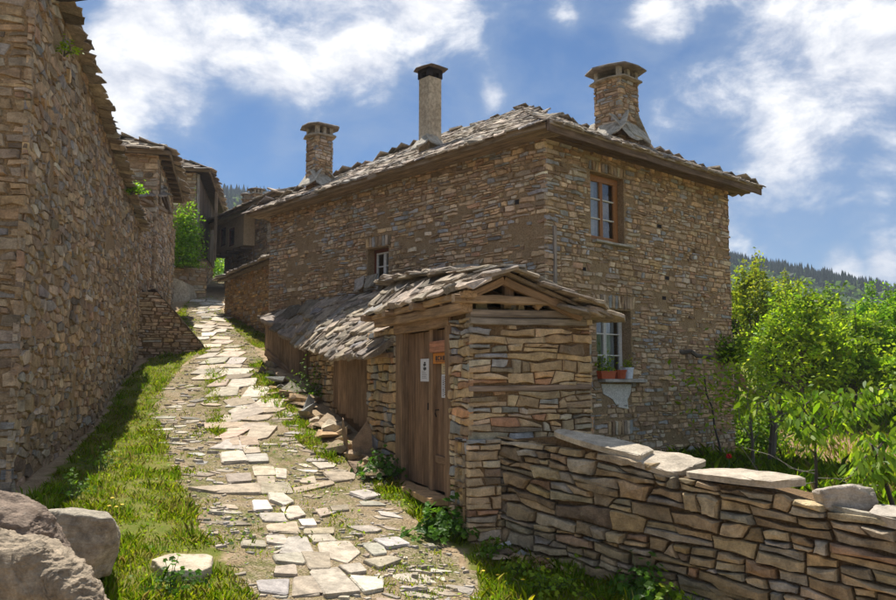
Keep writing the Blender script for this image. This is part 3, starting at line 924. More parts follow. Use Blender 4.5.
# putlog holes: flat black quads on the wall face that paint the shade inside
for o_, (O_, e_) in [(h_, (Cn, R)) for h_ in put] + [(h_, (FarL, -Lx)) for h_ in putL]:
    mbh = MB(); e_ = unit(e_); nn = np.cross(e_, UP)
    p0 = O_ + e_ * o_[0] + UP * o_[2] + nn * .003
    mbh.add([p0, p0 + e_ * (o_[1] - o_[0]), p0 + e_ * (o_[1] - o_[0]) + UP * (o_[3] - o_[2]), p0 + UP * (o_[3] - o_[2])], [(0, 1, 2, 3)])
    part('hole', mbh, M_SOOT_SHADE, house)
# lime patch under the lower sill
mbp = MB(); nR = np.cross(R, UP)
pv = [Cn + R * s + UP * z + nR * .012 for s, z in plast]; pb = [Cn + R * s + UP * z - nR * .02 for s, z in plast]
k = len(pv); mbp.add(pv + pb, [tuple(range(k))[::-1]] + [(i, (i + 1) % k, k + (i + 1) % k, k + i) for i in range(k)])
part('plaster_patch', mbp, M_LIME, house)

# ---- windows
def window(parent, O, e1, o, depth, frame_mat, sash_mat, cols, rows, fw=.05, label=None, curtain=None, stile_mat=None):
    e1 = unit(e1); n = np.cross(e1, UP)
    s0, s1, h0, h1 = o
    def P(s, h, d): return O + e1 * s + UP * h - n * d
    w_ = part('window', None, None, parent, label=label)
    w_.empty_display_size = .2
    mbf = MB()
    def bar(mb, a, b_, w, t_, d, tint=(.3, .3, .3), mi=0):
        beam(mb, P(*a, d), P(*b_, d), w, t_, n, 2, .002, tint, .1, 1.0, mi)
    d = depth
    bar(mbf, (s0, h0 + fw / 2), (s1, h0 + fw / 2), fw, .07, d); bar(mbf, (s0, h1 - fw / 2), (s1, h1 - fw / 2), fw, .07, d)
    bar(mbf, (s0 + fw / 2, h0 + fw), (s0 + fw / 2, h1 - fw), fw, .068, d); bar(mbf, (s1 - fw / 2, h0 + fw), (s1 - fw / 2, h1 - fw), fw, .068, d)
    sub_at('frame', mbf.mesh('frame', frame_mat), w_, Matrix())
    a0, a1, b0, b1 = s0 + fw, s1 - fw, h0 + fw, h1 - fw
    cw = (a1 - a0) / cols
    for i in range(cols):
        mbs = MB(); x0_, x1_ = a0 + cw * i + .004, a0 + cw * (i + 1) - .004; t_ = .032
        for z in (b0 + t_ / 2, b1 - t_ / 2): bar(mbs, (x0_, z), (x1_, z), t_, .045, d - .01)
        for x in (x0_ + t_ / 2, x1_ - t_ / 2): bar(mbs, (x, b0 + t_), (x, b1 - t_), t_, .043, d - .01)
        for j in range(1, rows): bar(mbs, (x0_ + t_, b0 + (b1 - b0) * j / rows), (x1_ - t_, b0 + (b1 - b0) * j / rows), .022, .04, d - .01, (.3, .3, .3), 1)
        sub_at('sash', mbs.mesh('sash', [stile_mat or sash_mat, sash_mat]), w_, Matrix())
        for j in range(rows):
            mg = MB(); z0 = b0 + (b1 - b0) * j / rows; z1 = b0 + (b1 - b0) * (j + 1) / rows
            mg.add([P(x0_ + .02, z0 + .008, d), P(x1_ - .02, z0 + .008, d), P(x1_ - .02, z1 - .008, d), P(x0_ + .02, z1 - .008, d)], [(0, 1, 2, 3)])
            sub_at('pane', mg.mesh('pane', M_GLASS), w_, Matrix())
    for (c0, c1) in curtain or ():
        mc = MB(); V = []; N = 28
        for j in range(2):
            for i in range(N + 1):
                s = s0 + (s1 - s0) * (c0 + (c1 - c0) * i / N); V.append(P(s, h0 if j == 0 else h1, d + .10 + .022 * math.sin(i * 1.45) + .01 * math.sin(i * .5)))
        mc.add(V, [(i, i + 1, N + 2 + i, N + 1 + i) for i in range(N)])
        sub_at('curtain', mc.mesh('curtain', M_CURTAIN), w_, Matrix())
    return w_
uw = (up_win[0], RS(617.5, 210)[0] + .06, up_win[2], up_win[3])
w1 = window(house, Cn, R, (up_win[0] + .002, up_win[1] - .002, up_win[2] + .002, up_win[3] - .002), .16, M_VARNISH, M_WHITEPAINT, 2, 3, .075, 'upper window with orange brown frame and pale curtains', [(.0, .72)], M_VARNISH)
w2 = window(house, Cn, R, (lo_win[0] + .002, lo_win[1] - .002, lo_win[2] + .002, lo_win[3] - .002), .22, M_WHITEPAINT, M_WHITEPAINT, 2, 3, .035, 'lower window with white sashes', [(.55, .95)])
w3 = window(house, FarL, -Lx, (sm_win[0] + .002, sm_win[1] - .002, sm_win[2] + .002, sm_win[3] - .002), .20, M_REDPAINT, M_WHITEPAINT, 2, 2, .07, 'small deep window with red brown frame')
def sill(parent, O, e1, s0, s1, h, proj_, th, col, name='sill', tiltn=.0):
    e1 = unit(e1); n = np.cross(e1, UP); mb = MB(); mid = O + UP * (h - th / 2)
    beam(mb, mid + e1 * s0 + n * (proj_ / 2 - .1), mid + e1 * s1 + n * (proj_ / 2 - .1), proj_ + .2, th, UP, 4, .006, col, .1)
    part(name, mb, M_STONE, parent)
sill(house, Cn, R, up_win[0] + .03, up_win[1] + .12, up_win[2], .10, .045, (.42, .39, .34))
sill(house, Cn, R, lo_win[0] + .02, RS(640, 379)[0], lo_win[2], .15, .055, (.46, .43, .38))
# little vent opening: timber over it and two props
mb = MB(); e1 = -Lx; nL = np.cross(e1, UP)
beam(mb, FarL + e1 * (v0 - .06) + UP * (vents[3] + .02) + nL * .01, FarL + e1 * (v1 + .06) + UP * (vents[3] + .02) + nL * .01, .06, .045, UP, 3, .004, (.16, .11, .07))
part('vent_lintel', mb, M_WOOD, house)
for f, w_ in ((.40, .13), (.62, .05), (.70, .045), (.92, .04)):
    mb = MB(); s = v0 + (v1 - v0) * f
    P = [(s - w_ / 2, vents[2]), (s + w_ / 2, vents[2]), (s + w_ / 2, vents[3]), (s - w_ / 2, vents[3])]
    s_ = make_stone(P, FarL - nL * .05, e1, UP, nL, .03, (.40, .30, .18), False); mb.add(s_.V, s_.F, s_.tint)
    part('vent_prop', mb, M_STONE, house)

# ---- roof
oh = .45
E = Cn - R * oh - Lx * oh
ze = on_plane(551, 122, E, R)[2]
print('eave', ze)
LR = wR + 2 * oh; LL = wL + oh * 1.6
def EP(a, c, z): return E + R * a + Lx * c + UP * z
half = LR / 2
A1 = EP(half, 3.45, 0); zr = on_plane(523, 101, A1, R)[2] - .17
A1[2] = zr; A2 = EP(half, LL - 3.1, zr)
c0 = EP(0, 0, ze); c1 = EP(LR, 0, ze); c2 = EP(LR, LL, ze); c3 = EP(0, LL, ze)
print('ridge', zr, project(A1), project(A2), project(c0), project(c1), project(c3))
roof_mb = MB()
th = np.array([0, 0, .05])
faces = [(c3, c0, A1, A2), (c0, c1, A1, A1), (c1, c2, A2, A1), (c2, c3, A2, A2)]
for q in faces:
    v = [q[0], q[1], q[2], q[3]] if not np.allclose(q[2], q[3]) else [q[0], q[1], q[2]]
    roof_mb.add(v + [p - th for p in v], [tuple(range(len(v))), tuple(range(len(v), 2 * len(v)))[::-1]], (.12, .085, .055))
roof = part('roof', roof_mb, M_WOOD, house)
# slab shapes shared by all roof slates
def slate_protos(n, tints, th_=(.03, .055), name='slate', mat=None):
    out = []
    for i in range(n):
        k = random.choice((5, 6, 6, 7)); P = []
        base = [(-.5, -.5), (.5, -.5), (.5, .5), (-.5, .5)]
        P = [(-.5 + random.uniform(-.02, .05), -.28 + random.uniform(-.12, .08)), (-.5 + random.uniform(.06, .24), -.5 + random.uniform(-.06, .08)), (random.uniform(-.15, .15), -.5 + random.uniform(-.10, .05)), (.5 - random.uniform(.06, .24), -.5 + random.uniform(-.06, .10)), (.5 + random.uniform(-.05, .02), -.28 + random.uniform(-.12, .08)),
             (.5 + random.uniform(-.08, .02), .5), (-.5 + random.uniform(-.02, .08), .5)]
        t_ = random.uniform(*th_); m_ = len(P); V = []
        up_ = [random.gauss(0, .012) for _ in P]
        for s_, z in ((1.0, -t_ / 2), (1.0, t_ * .25), (.94, t_ / 2)):
            for (x, y), uu in zip(P, up_): V.append((x * s_ + random.gauss(0, .014), y * s_ + random.gauss(0, .014), z + uu * (.6 if z < 0 else 1)))
        F = [tuple(range(m_))[::-1], tuple(range(2 * m_, 3 * m_))]
        for r in range(2):
            for a_ in range(m_):
                b_ = (a_ + 1) % m_; F.append((r * m_ + a_, r * m_ + b_, (r + 1) * m_ + b_, (r + 1) * m_ + a_))
        mb = MB(); mb.add(V, F, tints[i % len(tints)]); out.append(mb)
    return out
SPAL = [((.30, .225, .15), 24), ((.36, .275, .19), 20), ((.25, .195, .14), 22), ((.26, .235, .205), 14), ((.19, .14, .095), 12), ((.40, .33, .245), 8)]
PROTO = slate_protos(36, [tint_of(SPAL) for _ in range(36)], (.022, .042))
PROTO_ME = [p.mesh('slate', M_SLATE) for p in PROTO]
def lay_slates(p, q, expo, wid, lift=.03, tilt=.10, lim=0, jit=.07, first=0.0, name='slate', vis=None, tz=1.0, extra_len=1.75, skip=0.0):
    """q = eave start, eave end, top end, top start; rows of overlapping slabs from the eave up. Returns (part, proto, matrix, px)"""
    q = [np.asarray(x, float) for x in q]
    H = (np.linalg.norm(q[3] - q[0]) + np.linalg.norm(q[2] - q[1])) / 2
    tri = np.allclose(q[2], q[3]); rows = max(1, int(round(H / expo))); out = []
    for r in range(rows):
        f = (r + .25) / rows
        a = q[0] + (q[3] - q[0]) * f; b_ = q[1] + (q[2] - q[1]) * f
        Lr = np.linalg.norm(b_ - a)
        if Lr < wid * .3: continue
        x = -random.random() * wid * .6
        while x < Lr:
            w = wid * math.exp(random.gauss(0, .33)); w = min(max(w, wid * .5), wid * 1.9)
            g_ = (x + w / 2) / Lr; x += w * .97
            if g_ > 1.02 or g_ < -.02 or random.random() < skip: continue
            hl_ = np.linalg.norm((q[3] + (q[2] - q[3]) * g_) - (q[0] + (q[1] - q[0]) * g_))
            if not tri and (hl_ < .22 * H or random.random() > 1.15 * hl_ / H): continue
            pnt = a + (b_ - a) * g_
            ex = unit(b_ - a); sl_ = (q[3] + (q[2] - q[3]) * g_) - (q[0] + (q[1] - q[0]) * g_)
            if np.linalg.norm(sl_) < 1e-6: continue
            ey = unit(sl_ - ex * np.dot(sl_, ex)); ez = np.cross(ex, ey)
            if ez[2] < 0: ex = -ex; ez = -ez
            ln_ = expo * extra_len * random.uniform(.85, 1.2)
            ty = -tilt * random.uniform(.5, 1.4); ca, sa = math.cos(ty), math.sin(ty)
            ey2 = ey * ca + ez * sa; ez2 = ez * ca - ey * sa
            rz = random.gauss(0, jit); rx = random.gauss(0, .022)
            ex2 = ex * math.cos(rz) + ey2 * math.sin(rz); ey3 = np.cross(ez2, ex2)
            ex3 = ex2 * math.cos(rx) + ez2 * math.sin(rx); ez3 = np.cross(ex3, ey3)
            pos = pnt + ez * (lift + random.uniform(0, .02)) + ey * (random.gauss(0, expo * .08) if r else random.uniform(0, expo * .06))
            tzz = tz * random.uniform(.75, 1.35)
            M = Matrix(((ex3[0] * w, ey3[0] * ln_, ez3[0] * tzz, pos[0]), (ex3[1] * w, ey3[1] * ln_, ez3[1] * tzz, pos[1]), (ex3[2] * w, ey3[2] * ln_, ez3[2] * tzz, pos[2]), (0, 0, 0, 1)))
            pr = project(pos); fac = max(0.05, -np.dot(ez, pos) / np.linalg.norm(pos))
            px = w * expo * fac * (FPX / pr[2]) ** 2 if pr[2] > 0 and -5 < pr[0] < 900 and -5 < pr[1] < 605 and np.dot(ez, pos) < 0 else 0
            if vis is not None and not vis: px = 0
            out.append((p, random.randrange(len(PROTO)), M, px))
    return out
def emit_slates(lst, limit=300, minpx=12, name='slate'):
    order = sorted(range(len(lst)), key=lambda i: -lst[i][3]); single = {i for i in order[:limit] if lst[i][3] > minpx}
    rest = {}
    for i, (p, k, M, px) in enumerate(lst):
        if i in single: sub_at(name, PROTO_ME[k], p, M)
        else:
            A = np.array(M); V = np.c_[np.array(PROTO[k].V), np.ones(len(PROTO[k].V))] @ A[:3].T
            rest.setdefault(p.name, (p, MB()))[1].add(V, PROTO[k].F, PROTO[k].T[0])
    for p, mb in rest.values():
        link('small_' + name + 's', mb.mesh('small_' + name + 's', M_SLATE, BASE[p.name]), p, (0, 0, 0), 'stuff')
sl_ = []
sl_ += lay_slates(roof, (c3, c0, A1, A2), .18, .27, .012, .07)
sl_ += lay_slates(roof, (c0, c1, A1, A1), .18, .27, .012, .07)
sl_ += lay_slates(roof, (c1, c2, A2, A1), .24, .32, .012, .07, vis=False)
sl_ += lay_slates(roof, (c2, c3, A2, A2), .24, .32, .012, .07, vis=False)
for (a_, b_) in ():   # ridge and hip cappings
    n_ = max(2, int(np.linalg.norm(b_ - a_) / .26)); dd = unit(b_ - a_); sd = unit(np.cross(dd, UP))
    for i in range(n_):
        p_ = a_ + (b_ - a_) * ((i + .5) / n_) + UP * random.uniform(.015, .035); w = random.uniform(.2, .3)
        z_ = unit(np.cross(sd, dd)); M = Matrix(((sd[0] * w, dd[0] * .42, z_[0], p_[0]), (sd[1] * w, dd[1] * .42, z_[1], p_[1]), (sd[2] * w, dd[2] * .42, z_[2], p_[2]), (0, 0, 0, 1)))
        pr = project(p_); sl_.append((roof, random.randrange(36), M, w * .1 * (FPX / pr[2]) ** 2))
emit_slates(sl_)
# soffit and fascia boards: rough planks under the overhang
def planks_along(p, a, b_, outv, n, w, th_, name, tint=(.2, .14, .08), mat=M_WOOD, z=0):
    for i in range(n):
        mb = MB(); off = outv * (w * (i + .5) / 1.0)
        beam(mb, a + off + UP * (z + random.uniform(-.008, .008)), b_ + off + UP * (z + random.uniform(-.008, .008)), w * .94, th_, UP, 14, .006, tuple(np.array(tint) * random.uniform(.8, 1.2)))
        o = link(name, mb.mesh(name, mat, BASE[p.name]), p)
zs = ze - .065
planks_along(roof, EP(-.0, 0, zs), EP(-.0, LL, zs), R, 4, .13, .03, 'soffit_plank', (.26, .175, .09))
planks_along(roof, EP(.46, 0, zs), EP(LR, 0, zs), Lx, 3, .15, .03, 'soffit_plank', (.16, .10, .06))
mb = MB(); beam(mb, EP(-.03, -.02, ze - .075), EP(LR + .05, -.02, ze - .075), .04, .17, UP, 24, .007, (.17, .105, .065)); part('fascia_board', mb, M_WOOD, house)
mb = MB(); beam(mb, EP(-.02, -.05, ze - .03), EP(LR + .0, -.05, ze - .03), .05, .05, UP, 24, .008, (.34, .27, .21)); part('fascia_batten', mb, M_WOOD, house)
mb = MB(); beam(mb, EP(-.025, .02, ze - .045), EP(-.025, LL, ze - .045), .04, .09, UP, 24, .012, (.27, .19, .11)); part('fascia_board', mb, M_WOOD, house)
for i in range(0):   # rafter feet showing under the street eave
    mb = MB(); c = .3 + i * (LL - .6) / 15
    beam(mb, EP(.02, c, ze - .12), EP(.55, c, ze - .10), .09, .08, UP, 2, .006, (.18, .12, .07)); part('rafter', mb, M_WOOD, house)
# corner post on the wall
mb = MB(); a_ = RS(553, 226); b_ = RS(553.5, 278); beam(mb, Cn + R * a_[0] + UP * a_[1] + nR * .03, Cn + R * b_[0] + UP * (b_[1] - .3) + nR * .03, .06, .05, nR, 4, .004, (.30, .24, .19)); part('post', mb, M_WOOD, house)

# ---- chimneys of the house
def chimney(parent, uvb, y, wpx, vtop, kind, yaw=None, group=None, label=None):
    base = at_y(uvb[0], uvb[1], y); zt = at_y(uvb[0], vtop, y)[2]
    w = wpx / FPX * y
    ca = part('chimney', None, None, parent, label=label)
    e1 = R; e2 = Lx
    def P(a, c, z): return np.array([base[0], base[1], 0]) + e1 * a + e2 * c + UP * z
    h = w * .36 if kind != 'plain' else w * .36
    z0 = base[2] - .8; cap_h = .34 if kind != 'plain' else .22
    z1 = zt - cap_h
    core = MB(); e = h - .012
    stones = []
    box(core, P(-e, -e, z0), e1 * 2 * e, e2 * 2 * e, UP * (z1 - z0), (.25, .2, .14))
    sh = link('shaft', core.mesh('shaft', M_CEMENT if kind == 'plain' else M_MORTAR, BASE[parent.name]), ca)
    BASE[sh.name] = BASE[parent.name]
    if kind != 'plain':
        mbs = MB()
        for (o, d) in ((P(-e, -e, 0), e1), (P(e, -e, 0), e2), (P(e, e, 0), -e1), (P(-e, e, 0), -e2)):
            for _, s_ in stone_face(sh, o, d, -.02, 2 * e + .02, z0 + .4, z1, .17, .07, .016, .01, k=.95): mbs.add(s_.V, s_.F, s_.tint)
        o = link('small_stones', mbs.mesh('small_stones', M_STONE, BASE[parent.name]), ca, (0, 0, 0), 'stuff')
    # cap
    mb = MB(); ho = h + .07
    def slab(hz, z, th_, tint, dome=0.0):
        V = []; N = 10
        ring = []
        for k in range(N):
            a = 2 * math.pi * (k + .5) / N; r = ho * hz / max(abs(math.cos(a)), abs(math.sin(a))) ** .8
            r *= random.uniform(.93, 1.07); ring.append((r * math.cos(a), r * math.sin(a)))
        for zz, s_ in ((z, 1.0), (z + th_ * .6, .98), (z + th_, .9)):
            for x, y_ in ring: V.append(P(x * s_, y_ * s_, zz + random.uniform(-.006, .006)))
        V.append(P(0, 0, z + th_ + dome)); F = [tuple(range(N))[::-1]]
        for r in range(2):
            for k in range(N): F.append((r * N + k, r * N + (k + 1) % N, (r + 1) * N + (k + 1) % N, (r + 1) * N + k))
        for k in range(N): F.append((2 * N + k, 2 * N + (k + 1) % N, 3 * N))
        mb2 = MB(); mb2.add(V, F, tint); return mb2
    if kind == 'plain':
        blk = MB(); q = h + .004
        for (x, y_) in ((-q, -q), (q - .09, -q), (-q, q - .09), (q - .09, q - .09)): box(blk, P(x, y_, z1), e1 * .09, e2 * .09, UP * .16)
        box(blk, P(-q, -q, z1 + .1), e1 * 2 * q, e2 * 2 * q, UP * .08)
        box(blk, P(-q + .03, q - .1, z1), e1 * (q), e2 * .06, UP * .12)
        link('vent_block', blk.mesh('vent_block', M_SOOT_SHADE, BASE[parent.name]), ca)
        link('cap', slab(1.22, zt - .045, .03, (.15, .12, .10), .02).mesh('cap', M_SLATE, BASE[parent.name]), ca)
    else:
        link('cornice', slab(1.15, z1, .045, (.36, .30, .22)).mesh('cornice', M_SLATE, BASE[parent.name]), ca)
        for (x, y_) in ((-h, -h), (h - .08, -h), (-h, h - .08), (h - .08, h - .08), (-.04, -h)):
            pm = MB(); box(pm, P(x, y_, z1 + .045), e1 * .08, e2 * .08, UP * (cap_h - .17), (.42, .36, .28))
            link('vent_pillar', pm.mesh('vent_pillar', M_SLATE, BASE[parent.name]), ca)
        inner = MB(); box(inner, P(-h * .35, -h * .35, z1), e1 * h * .7, e2 * h * .7, UP * (cap_h * .45)); link('flue', inner.mesh('flue', M_SOOT_SHADE, BASE[parent.name]), ca)
        link('cap', slab(1.36, zt - .125, .045, (.22, .185, .15), .085).mesh('cap', M_SLATE, BASE[parent.name]), ca)
    # skirt slabs leaning at the foot
    for (dx, dy, yaw_) in ((-1, -.4, 0), (-.9, .5, 0), (.3, -1, 1), (-.4, -1, 1), (1, -.3, 2)):
        if kind == 'plain' and yaw_ == 2: continue
        k = random.randrange(36); s_ = w * (.75 if kind != 'plain' else .6)
        c_ = P(dx * (h + .06), dy * (h + .06), base[2] + random.uniform(-.02, .06))
        nrm = unit(e1 * (-1 if yaw_ == 0 else (1 if yaw_ == 2 else 0)) + e2 * (-1 if yaw_ == 1 else 0) + UP * .8)
        tx = unit(np.cross(UP, nrm)); ty = np.cross(nrm, tx)
        rz = random.gauss(0, .14); tx2 = tx * math.cos(rz) + ty * math.sin(rz); ty2 = np.cross(nrm, tx2)
        pm = MB(); A = np.array([tx2 * s_, ty2 * s_ * 1.1, nrm * .8]).T
        V = np.array(PROTO[k].V) @ A.T + c_
        pm.add(V, PROTO[k].F, (.44, .40, .33)); link('skirt_slab', pm.mesh('skirt_slab', M_SLATE, BASE[parent.name]), ca)
    return ca
chimney(house, (319, 182), 17.9, 27, 123.5, 'stone', label='stone chimney at the uphill end of the roof')
chimney(house, (430, 145), 15.4, 24.5, 68.5, 'plain', label='tall rendered chimney in the middle of the roof')
chimney(house, (617, 133), 15.0, 44, 67, 'stone', label='broad stone chimney at the garden end of the roof')
# ================================================================== GATEHOUSE AND SHED ALONG THE STREET
G = unit(((130 - 448) / FPX, 1.0044, 0)); GR = np.array([G[1], -G[0], 0.0])
DL = at_y(402, 480, 10.5)
Kc = on_plane(470, 376, DL, G); Kc[2] = 0
Fo = on_plane(266, 376, DL, G); Fo[2] = 0
sK = np.linalg.norm(Kc - Fo)
def FS(u, v):
    p = on_plane(u, v, DL, G); return float(np.dot(p - Fo, -G)), float(p[2])
def s_at(u): return FS(u, 376)[0]
nS = np.cross(-G, UP)                     # street side outwards
fw_ = float(np.dot(on_plane(590, 376, Kc, GR) - Kc, GR))
def FG(u, v):
    p = on_plane(u, v, Kc, GR); return float(np.dot(p - Kc, GR)), float(p[2])
nF = np.cross(GR, UP)
zw = FG(475, 318)[1]
print('gate', Kc, sK, fw_, zw, 'front z', FG(475, 540))
GPAL = [((.46, .31, .15), 30), ((.52, .365, .19), 24), ((.39, .31, .20), 15), ((.31, .30, .285), 11), ((.55, .34, .13), 8), ((.44, .22, .10), 5), ((.26, .18, .10), 7), ((.55, .44, .28), 7)]

gate = thing('gatehouse', 'low stone gatehouse with slab roof and double plank door facing the lane', 'gatehouse', (Kc[0], Kc[1], -1.7))
sd0, sd1 = s_at(397.5), s_at(452)
door_top = FS(404, 333)[1]; door_bot = FS(402, 481)[1]
mbw = MB()
wall_sheet(mbw, Fo, -G, sd0 - .02, sK, -1.95, zw, [(sd0 + .02, sd1 - .02, -1.95, door_top + .2)], .12, .8)
dwall = part('wall', mbw, M_JOINT, gate, label='gatehouse wall holding the double door')
mbw = MB(); wall_sheet(mbw, Kc, GR, 0, fw_, -2.1, zw)
fwall = part('wall', mbw, M_JOINT, gate, label='gatehouse wall under the gable')
mbw = MB(); sideL = 3.1
wall_sheet(mbw, Kc + GR * fw_, G, 0, sideL, -1.9, .45)
ewall = part('wall', mbw, M_JOINT, gate)
st = []
st += stone_face(dwall, Fo, -G, sd1, sK + .02, -1.95, zw, .21, .098, .03, .011, amp=.5, split=.45, sp=.6, quoin=(False, True), pal=GPAL, rnd=True, rings=3)
st += stone_face(dwall, Fo, -G, s_at(368.5), sd0, -1.6, FS(385, 330)[1], .20, .11, .03, .016, pal=GPAL, rnd=True, rings=3, k=1.1)
tim = [FG(475, 325)[1], FG(475, 314)[1]]
mid_h = (FG(478, 391.5)[1], FG(478, 386)[1])
pierw = FG(500, 480)[0]; pier_top = FG(480, 439)[1]
st += stone_face(fwall, Kc, GR, -.02, fw_ + .02, -2.1, zw + .02, .23, .095, .03, .011, amp=.5, split=.45, quoin=(True, True), pal=GPAL, rnd=True, rings=3,
                 holes=[(-.02, fw_ - .06, tim[0], tim[1] + .1), (-.05, fw_ - .02, mid_h[0], mid_h[1])], sp=.6)
st += stone_face(ewall, Kc + GR * fw_, G, 0, sideL, -1.9, .45, .3, .13, .03, .014, pal=GPAL)
# the stout corner pier at the foot
mbp = MB(); po = Kc - nF * -.07 - GR * .03
box(mbp, po + UP * -2.1 + nF * .0 , GR * (pierw - .02), -nF * .2, UP * (pier_top + 2.1 - .02), (.1, .07, .05))
pier = part('pier', mbp, M_JOINT, gate)
st += stone_face(pier, po, GR, -.03, pierw, -2.1, pier_top, .30, .095, .035, .012, pal=GPAL, rnd=True, rings=3, sp=.2)
st += stone_face(pier, po - nF * .16, -nF, -.03, .19, -2.1, pier_top, .3, .14, .03, .014, pal=GPAL, rnd=True, rings=3, sp=.2)
emit_stones(st, M_STONE, 300, 30)

WB = (.205, .13, .07); WG = (.27, .215, .16); WD = (.13, .085, .05)
def gp(name, mb, label=None, mat=None): return part(name, mb, mat or M_WOOD, gate, label=label)
def FP(s, h, out=0.0): return Fo - G * s + UP * h + nS * out
def GP(s, h, out=0.0): return Kc + GR * s + UP * h + nF * out
# timbers laid in the gable wall
for h_, th_, tn in ((tim[0] + .04, .075, (.30, .25, .20)), (tim[0] + .125, .085, (.27, .21, .16))):
    mb = MB(); beam(mb, GP(-.01, h_, -.02), GP(fw_ - .05, h_ + .01, -.03), .14, th_, UP, 8, .006, tn); gp('wall_beam', mb)
mb = MB(); beam(mb, GP(-.02, (mid_h[0] + mid_h[1]) / 2, -.03), GP(fw_ - .0, (mid_h[0] + mid_h[1]) / 2 + .015, -.03), .12, .06, UP, 8, .006, (0.312, 0.210, 0.133)); gp('wall_beam', mb)
# door
def vboard(parent, fP, s0_, s1_, h0, h1, out, th_, tint, name='plank', mat=None, jit=.003):
    mb = MB(); m_ = (s0_ + s1_) / 2
    a_ = fP(m_, h0, out); b_ = fP(m_, h1, out)
    nrm = unit(fP(0, 0, 1) - fP(0, 0, 0))
    beam(mb, a_, b_, abs(s1_ - s0_) - .006, th_, nrm, 5, jit, tint, .06)
    me = mb.mesh(name, mat or M_WOOD, BASE[parent.name])
    o = link(name, me, parent); BASE[o.name] = BASE[parent.name]; return o
door = part('door', None, None, gate, label='double plank door with notices fixed on it')
def dboard(u0, u1, h0, h1, out, th_, tint, name='plank'): return vboard(door, FP, s_at(u0), s_at(u1), h0, h1, out, th_, tint, name)
mb = MB()
for u0, u1 in ((404.5, 411), (411, 419.5), (419.5, 427.5)): dboard(u0, u1, door_bot + .03, door_top - .02, -.075, .04, tuple(np.array((0.221, 0.110, 0.043)) * random.uniform(.85, 1.15)))
for u0, u1 in ((431.5, 438), (438, 443), (443, 447)): dboard(u0, u1, door_bot + .03, door_top - .02, -.085, .04, tuple(np.array((0.247, 0.126, 0.051)) * random.uniform(.85, 1.15)))
dboard(427.5, 431.5, door_bot + .02, door_top, -.045, .06, (0.286, 0.152, 0.062), 'cover_strip')
for h_ in (door_bot + .38, door_top - .3):
    mb = MB(); beam(mb, FP(s_at(432), h_, -.055), FP(s_at(447), h_, -.055), .03, .09, UP, 2, .003, (0.221, 0.116, 0.047)); o = link('ledge', mb.mesh('ledge', M_WOOD, BASE[gate.name]), door)
vboard(gate, FP, s_at(397.5), s_at(404), door_bot - .1, zw + .05, -.03, .12, (0.260, 0.142, 0.058), 'door_post')
vboard(gate, FP, s_at(447), s_at(452.5), door_bot - .1, zw + .05, -.03, .12, (0.260, 0.137, 0.055), 'door_post')
mb = MB(); beam(mb, FP(s_at(397), door_top + .06, .0), FP(s_at(452), door_top + .06, .0), .10, .13, UP, 6, .005, (0.312, 0.173, 0.070)); gp('lintel', mb)
mb = MB(); beam(mb, FP(s_at(425.5), FS(425.5, 410)[1], -.04), FP(s_at(425.5), FS(425.5, 403)[1], -.04), .05, .02, nS, 1, .001, (.05, .04, .035)); o = link('lock_plate', mb.mesh('lock_plate', M_SOOT_SHADE, BASE[gate.name]), door)
mb = MB(); tube(mb, [FP(s_at(434), FS(434, 410)[1], -.06), FP(s_at(434), FS(434, 410)[1], -.02), FP(s_at(434), FS(434, 414)[1], -.015), FP(s_at(434), FS(434, 417)[1], -.03)], [.008] * 4, 6, (.05, .04, .035)); o = link('handle', mb.mesh('handle', M_SOOT_SHADE, BASE[gate.name]), door)
# slab threshold
mb = MB(); beam(mb, FP(s_at(399), door_bot - .02, .06), FP(s_at(450.5), door_bot - .03, .06), .26, .075, UP, 6, .012, (0.468, 0.294, 0.148)); gp('threshold', mb, mat=M_STONE)
# wall plate beam, joists
pz = FS(430, 315.5)[1]
mb = MB(); beam(mb, FP(s_at(383), FS(385, 323.7)[1] + .0, .07), FP(sK + .06, FS(474, 307)[1], .07), .13, .115, UP, 10, .008, (0.351, 0.205, 0.086)); gp('wall_plate', mb)
for u_, zz in ((381, .0), (404, .005), (434, .0)):
    s_ = s_at(u_); mb = MB(); beam(mb, FP(s_, pz + .085 + zz, .28), FP(s_, pz + .085 + zz, -.9), .16, .075, UP, 4, .008, tuple(np.array((0.286, 0.163, 0.066)) * random.uniform(.8, 1.15))); gp('joist', mb)
# block of stone on the plate corner
# roof of the gatehouse
gab = Kc + nF * .24
a0 = on_plane(468, 287, gab, GR); apex = on_plane(507, 271, gab, GR); a2 = on_plane(592, 310, gab, GR)
a1 = on_plane(368, 314, a0, G); Lg = np.linalg.norm((a1 - a0)[:2])
r1 = on_plane(430, 278, apex, G); slope = (r1[2] - apex[2]) / np.linalg.norm((r1 - apex)[:2])
rE = apex + G * Lg + UP * slope * Lg
a3 = a2 + G * 3.2 + UP * .05
f0 = on_plane(388, 288, Cn, Lx); f1 = on_plane(500, 285, Cn, Lx); f1[2] = min(f1[2], rE[2])
print('roof', a0, a1, apex, rE, f0, f1)
q1 = (a1, a0, apex, rE); q2 = (a2, a3, rE, apex); q3 = (rE, apex + G * 1.2 + UP * slope * 1.2, f1, f0)
mbr = MB()
for q in (q1, q2, q3):
    v = list(q); d_ = np.array([0, 0, .035]); mbr.add(v + [p - d_ for p in v], [(0, 1, 2, 3), (7, 6, 5, 4), (0, 4, 5, 1), (1, 5, 6, 2), (2, 6, 7, 3), (3, 7, 4, 0)], (.20, .145, .085))
groof = part('roof', mbr, M_WOOD, gate)
sl2 = lay_slates(groof, q1, .18, .42, .02, .08, jit=.06, tz=1.4)
sl2 += lay_slates(groof, q2, .24, .46, .04, .10, jit=.09, tz=1.2)
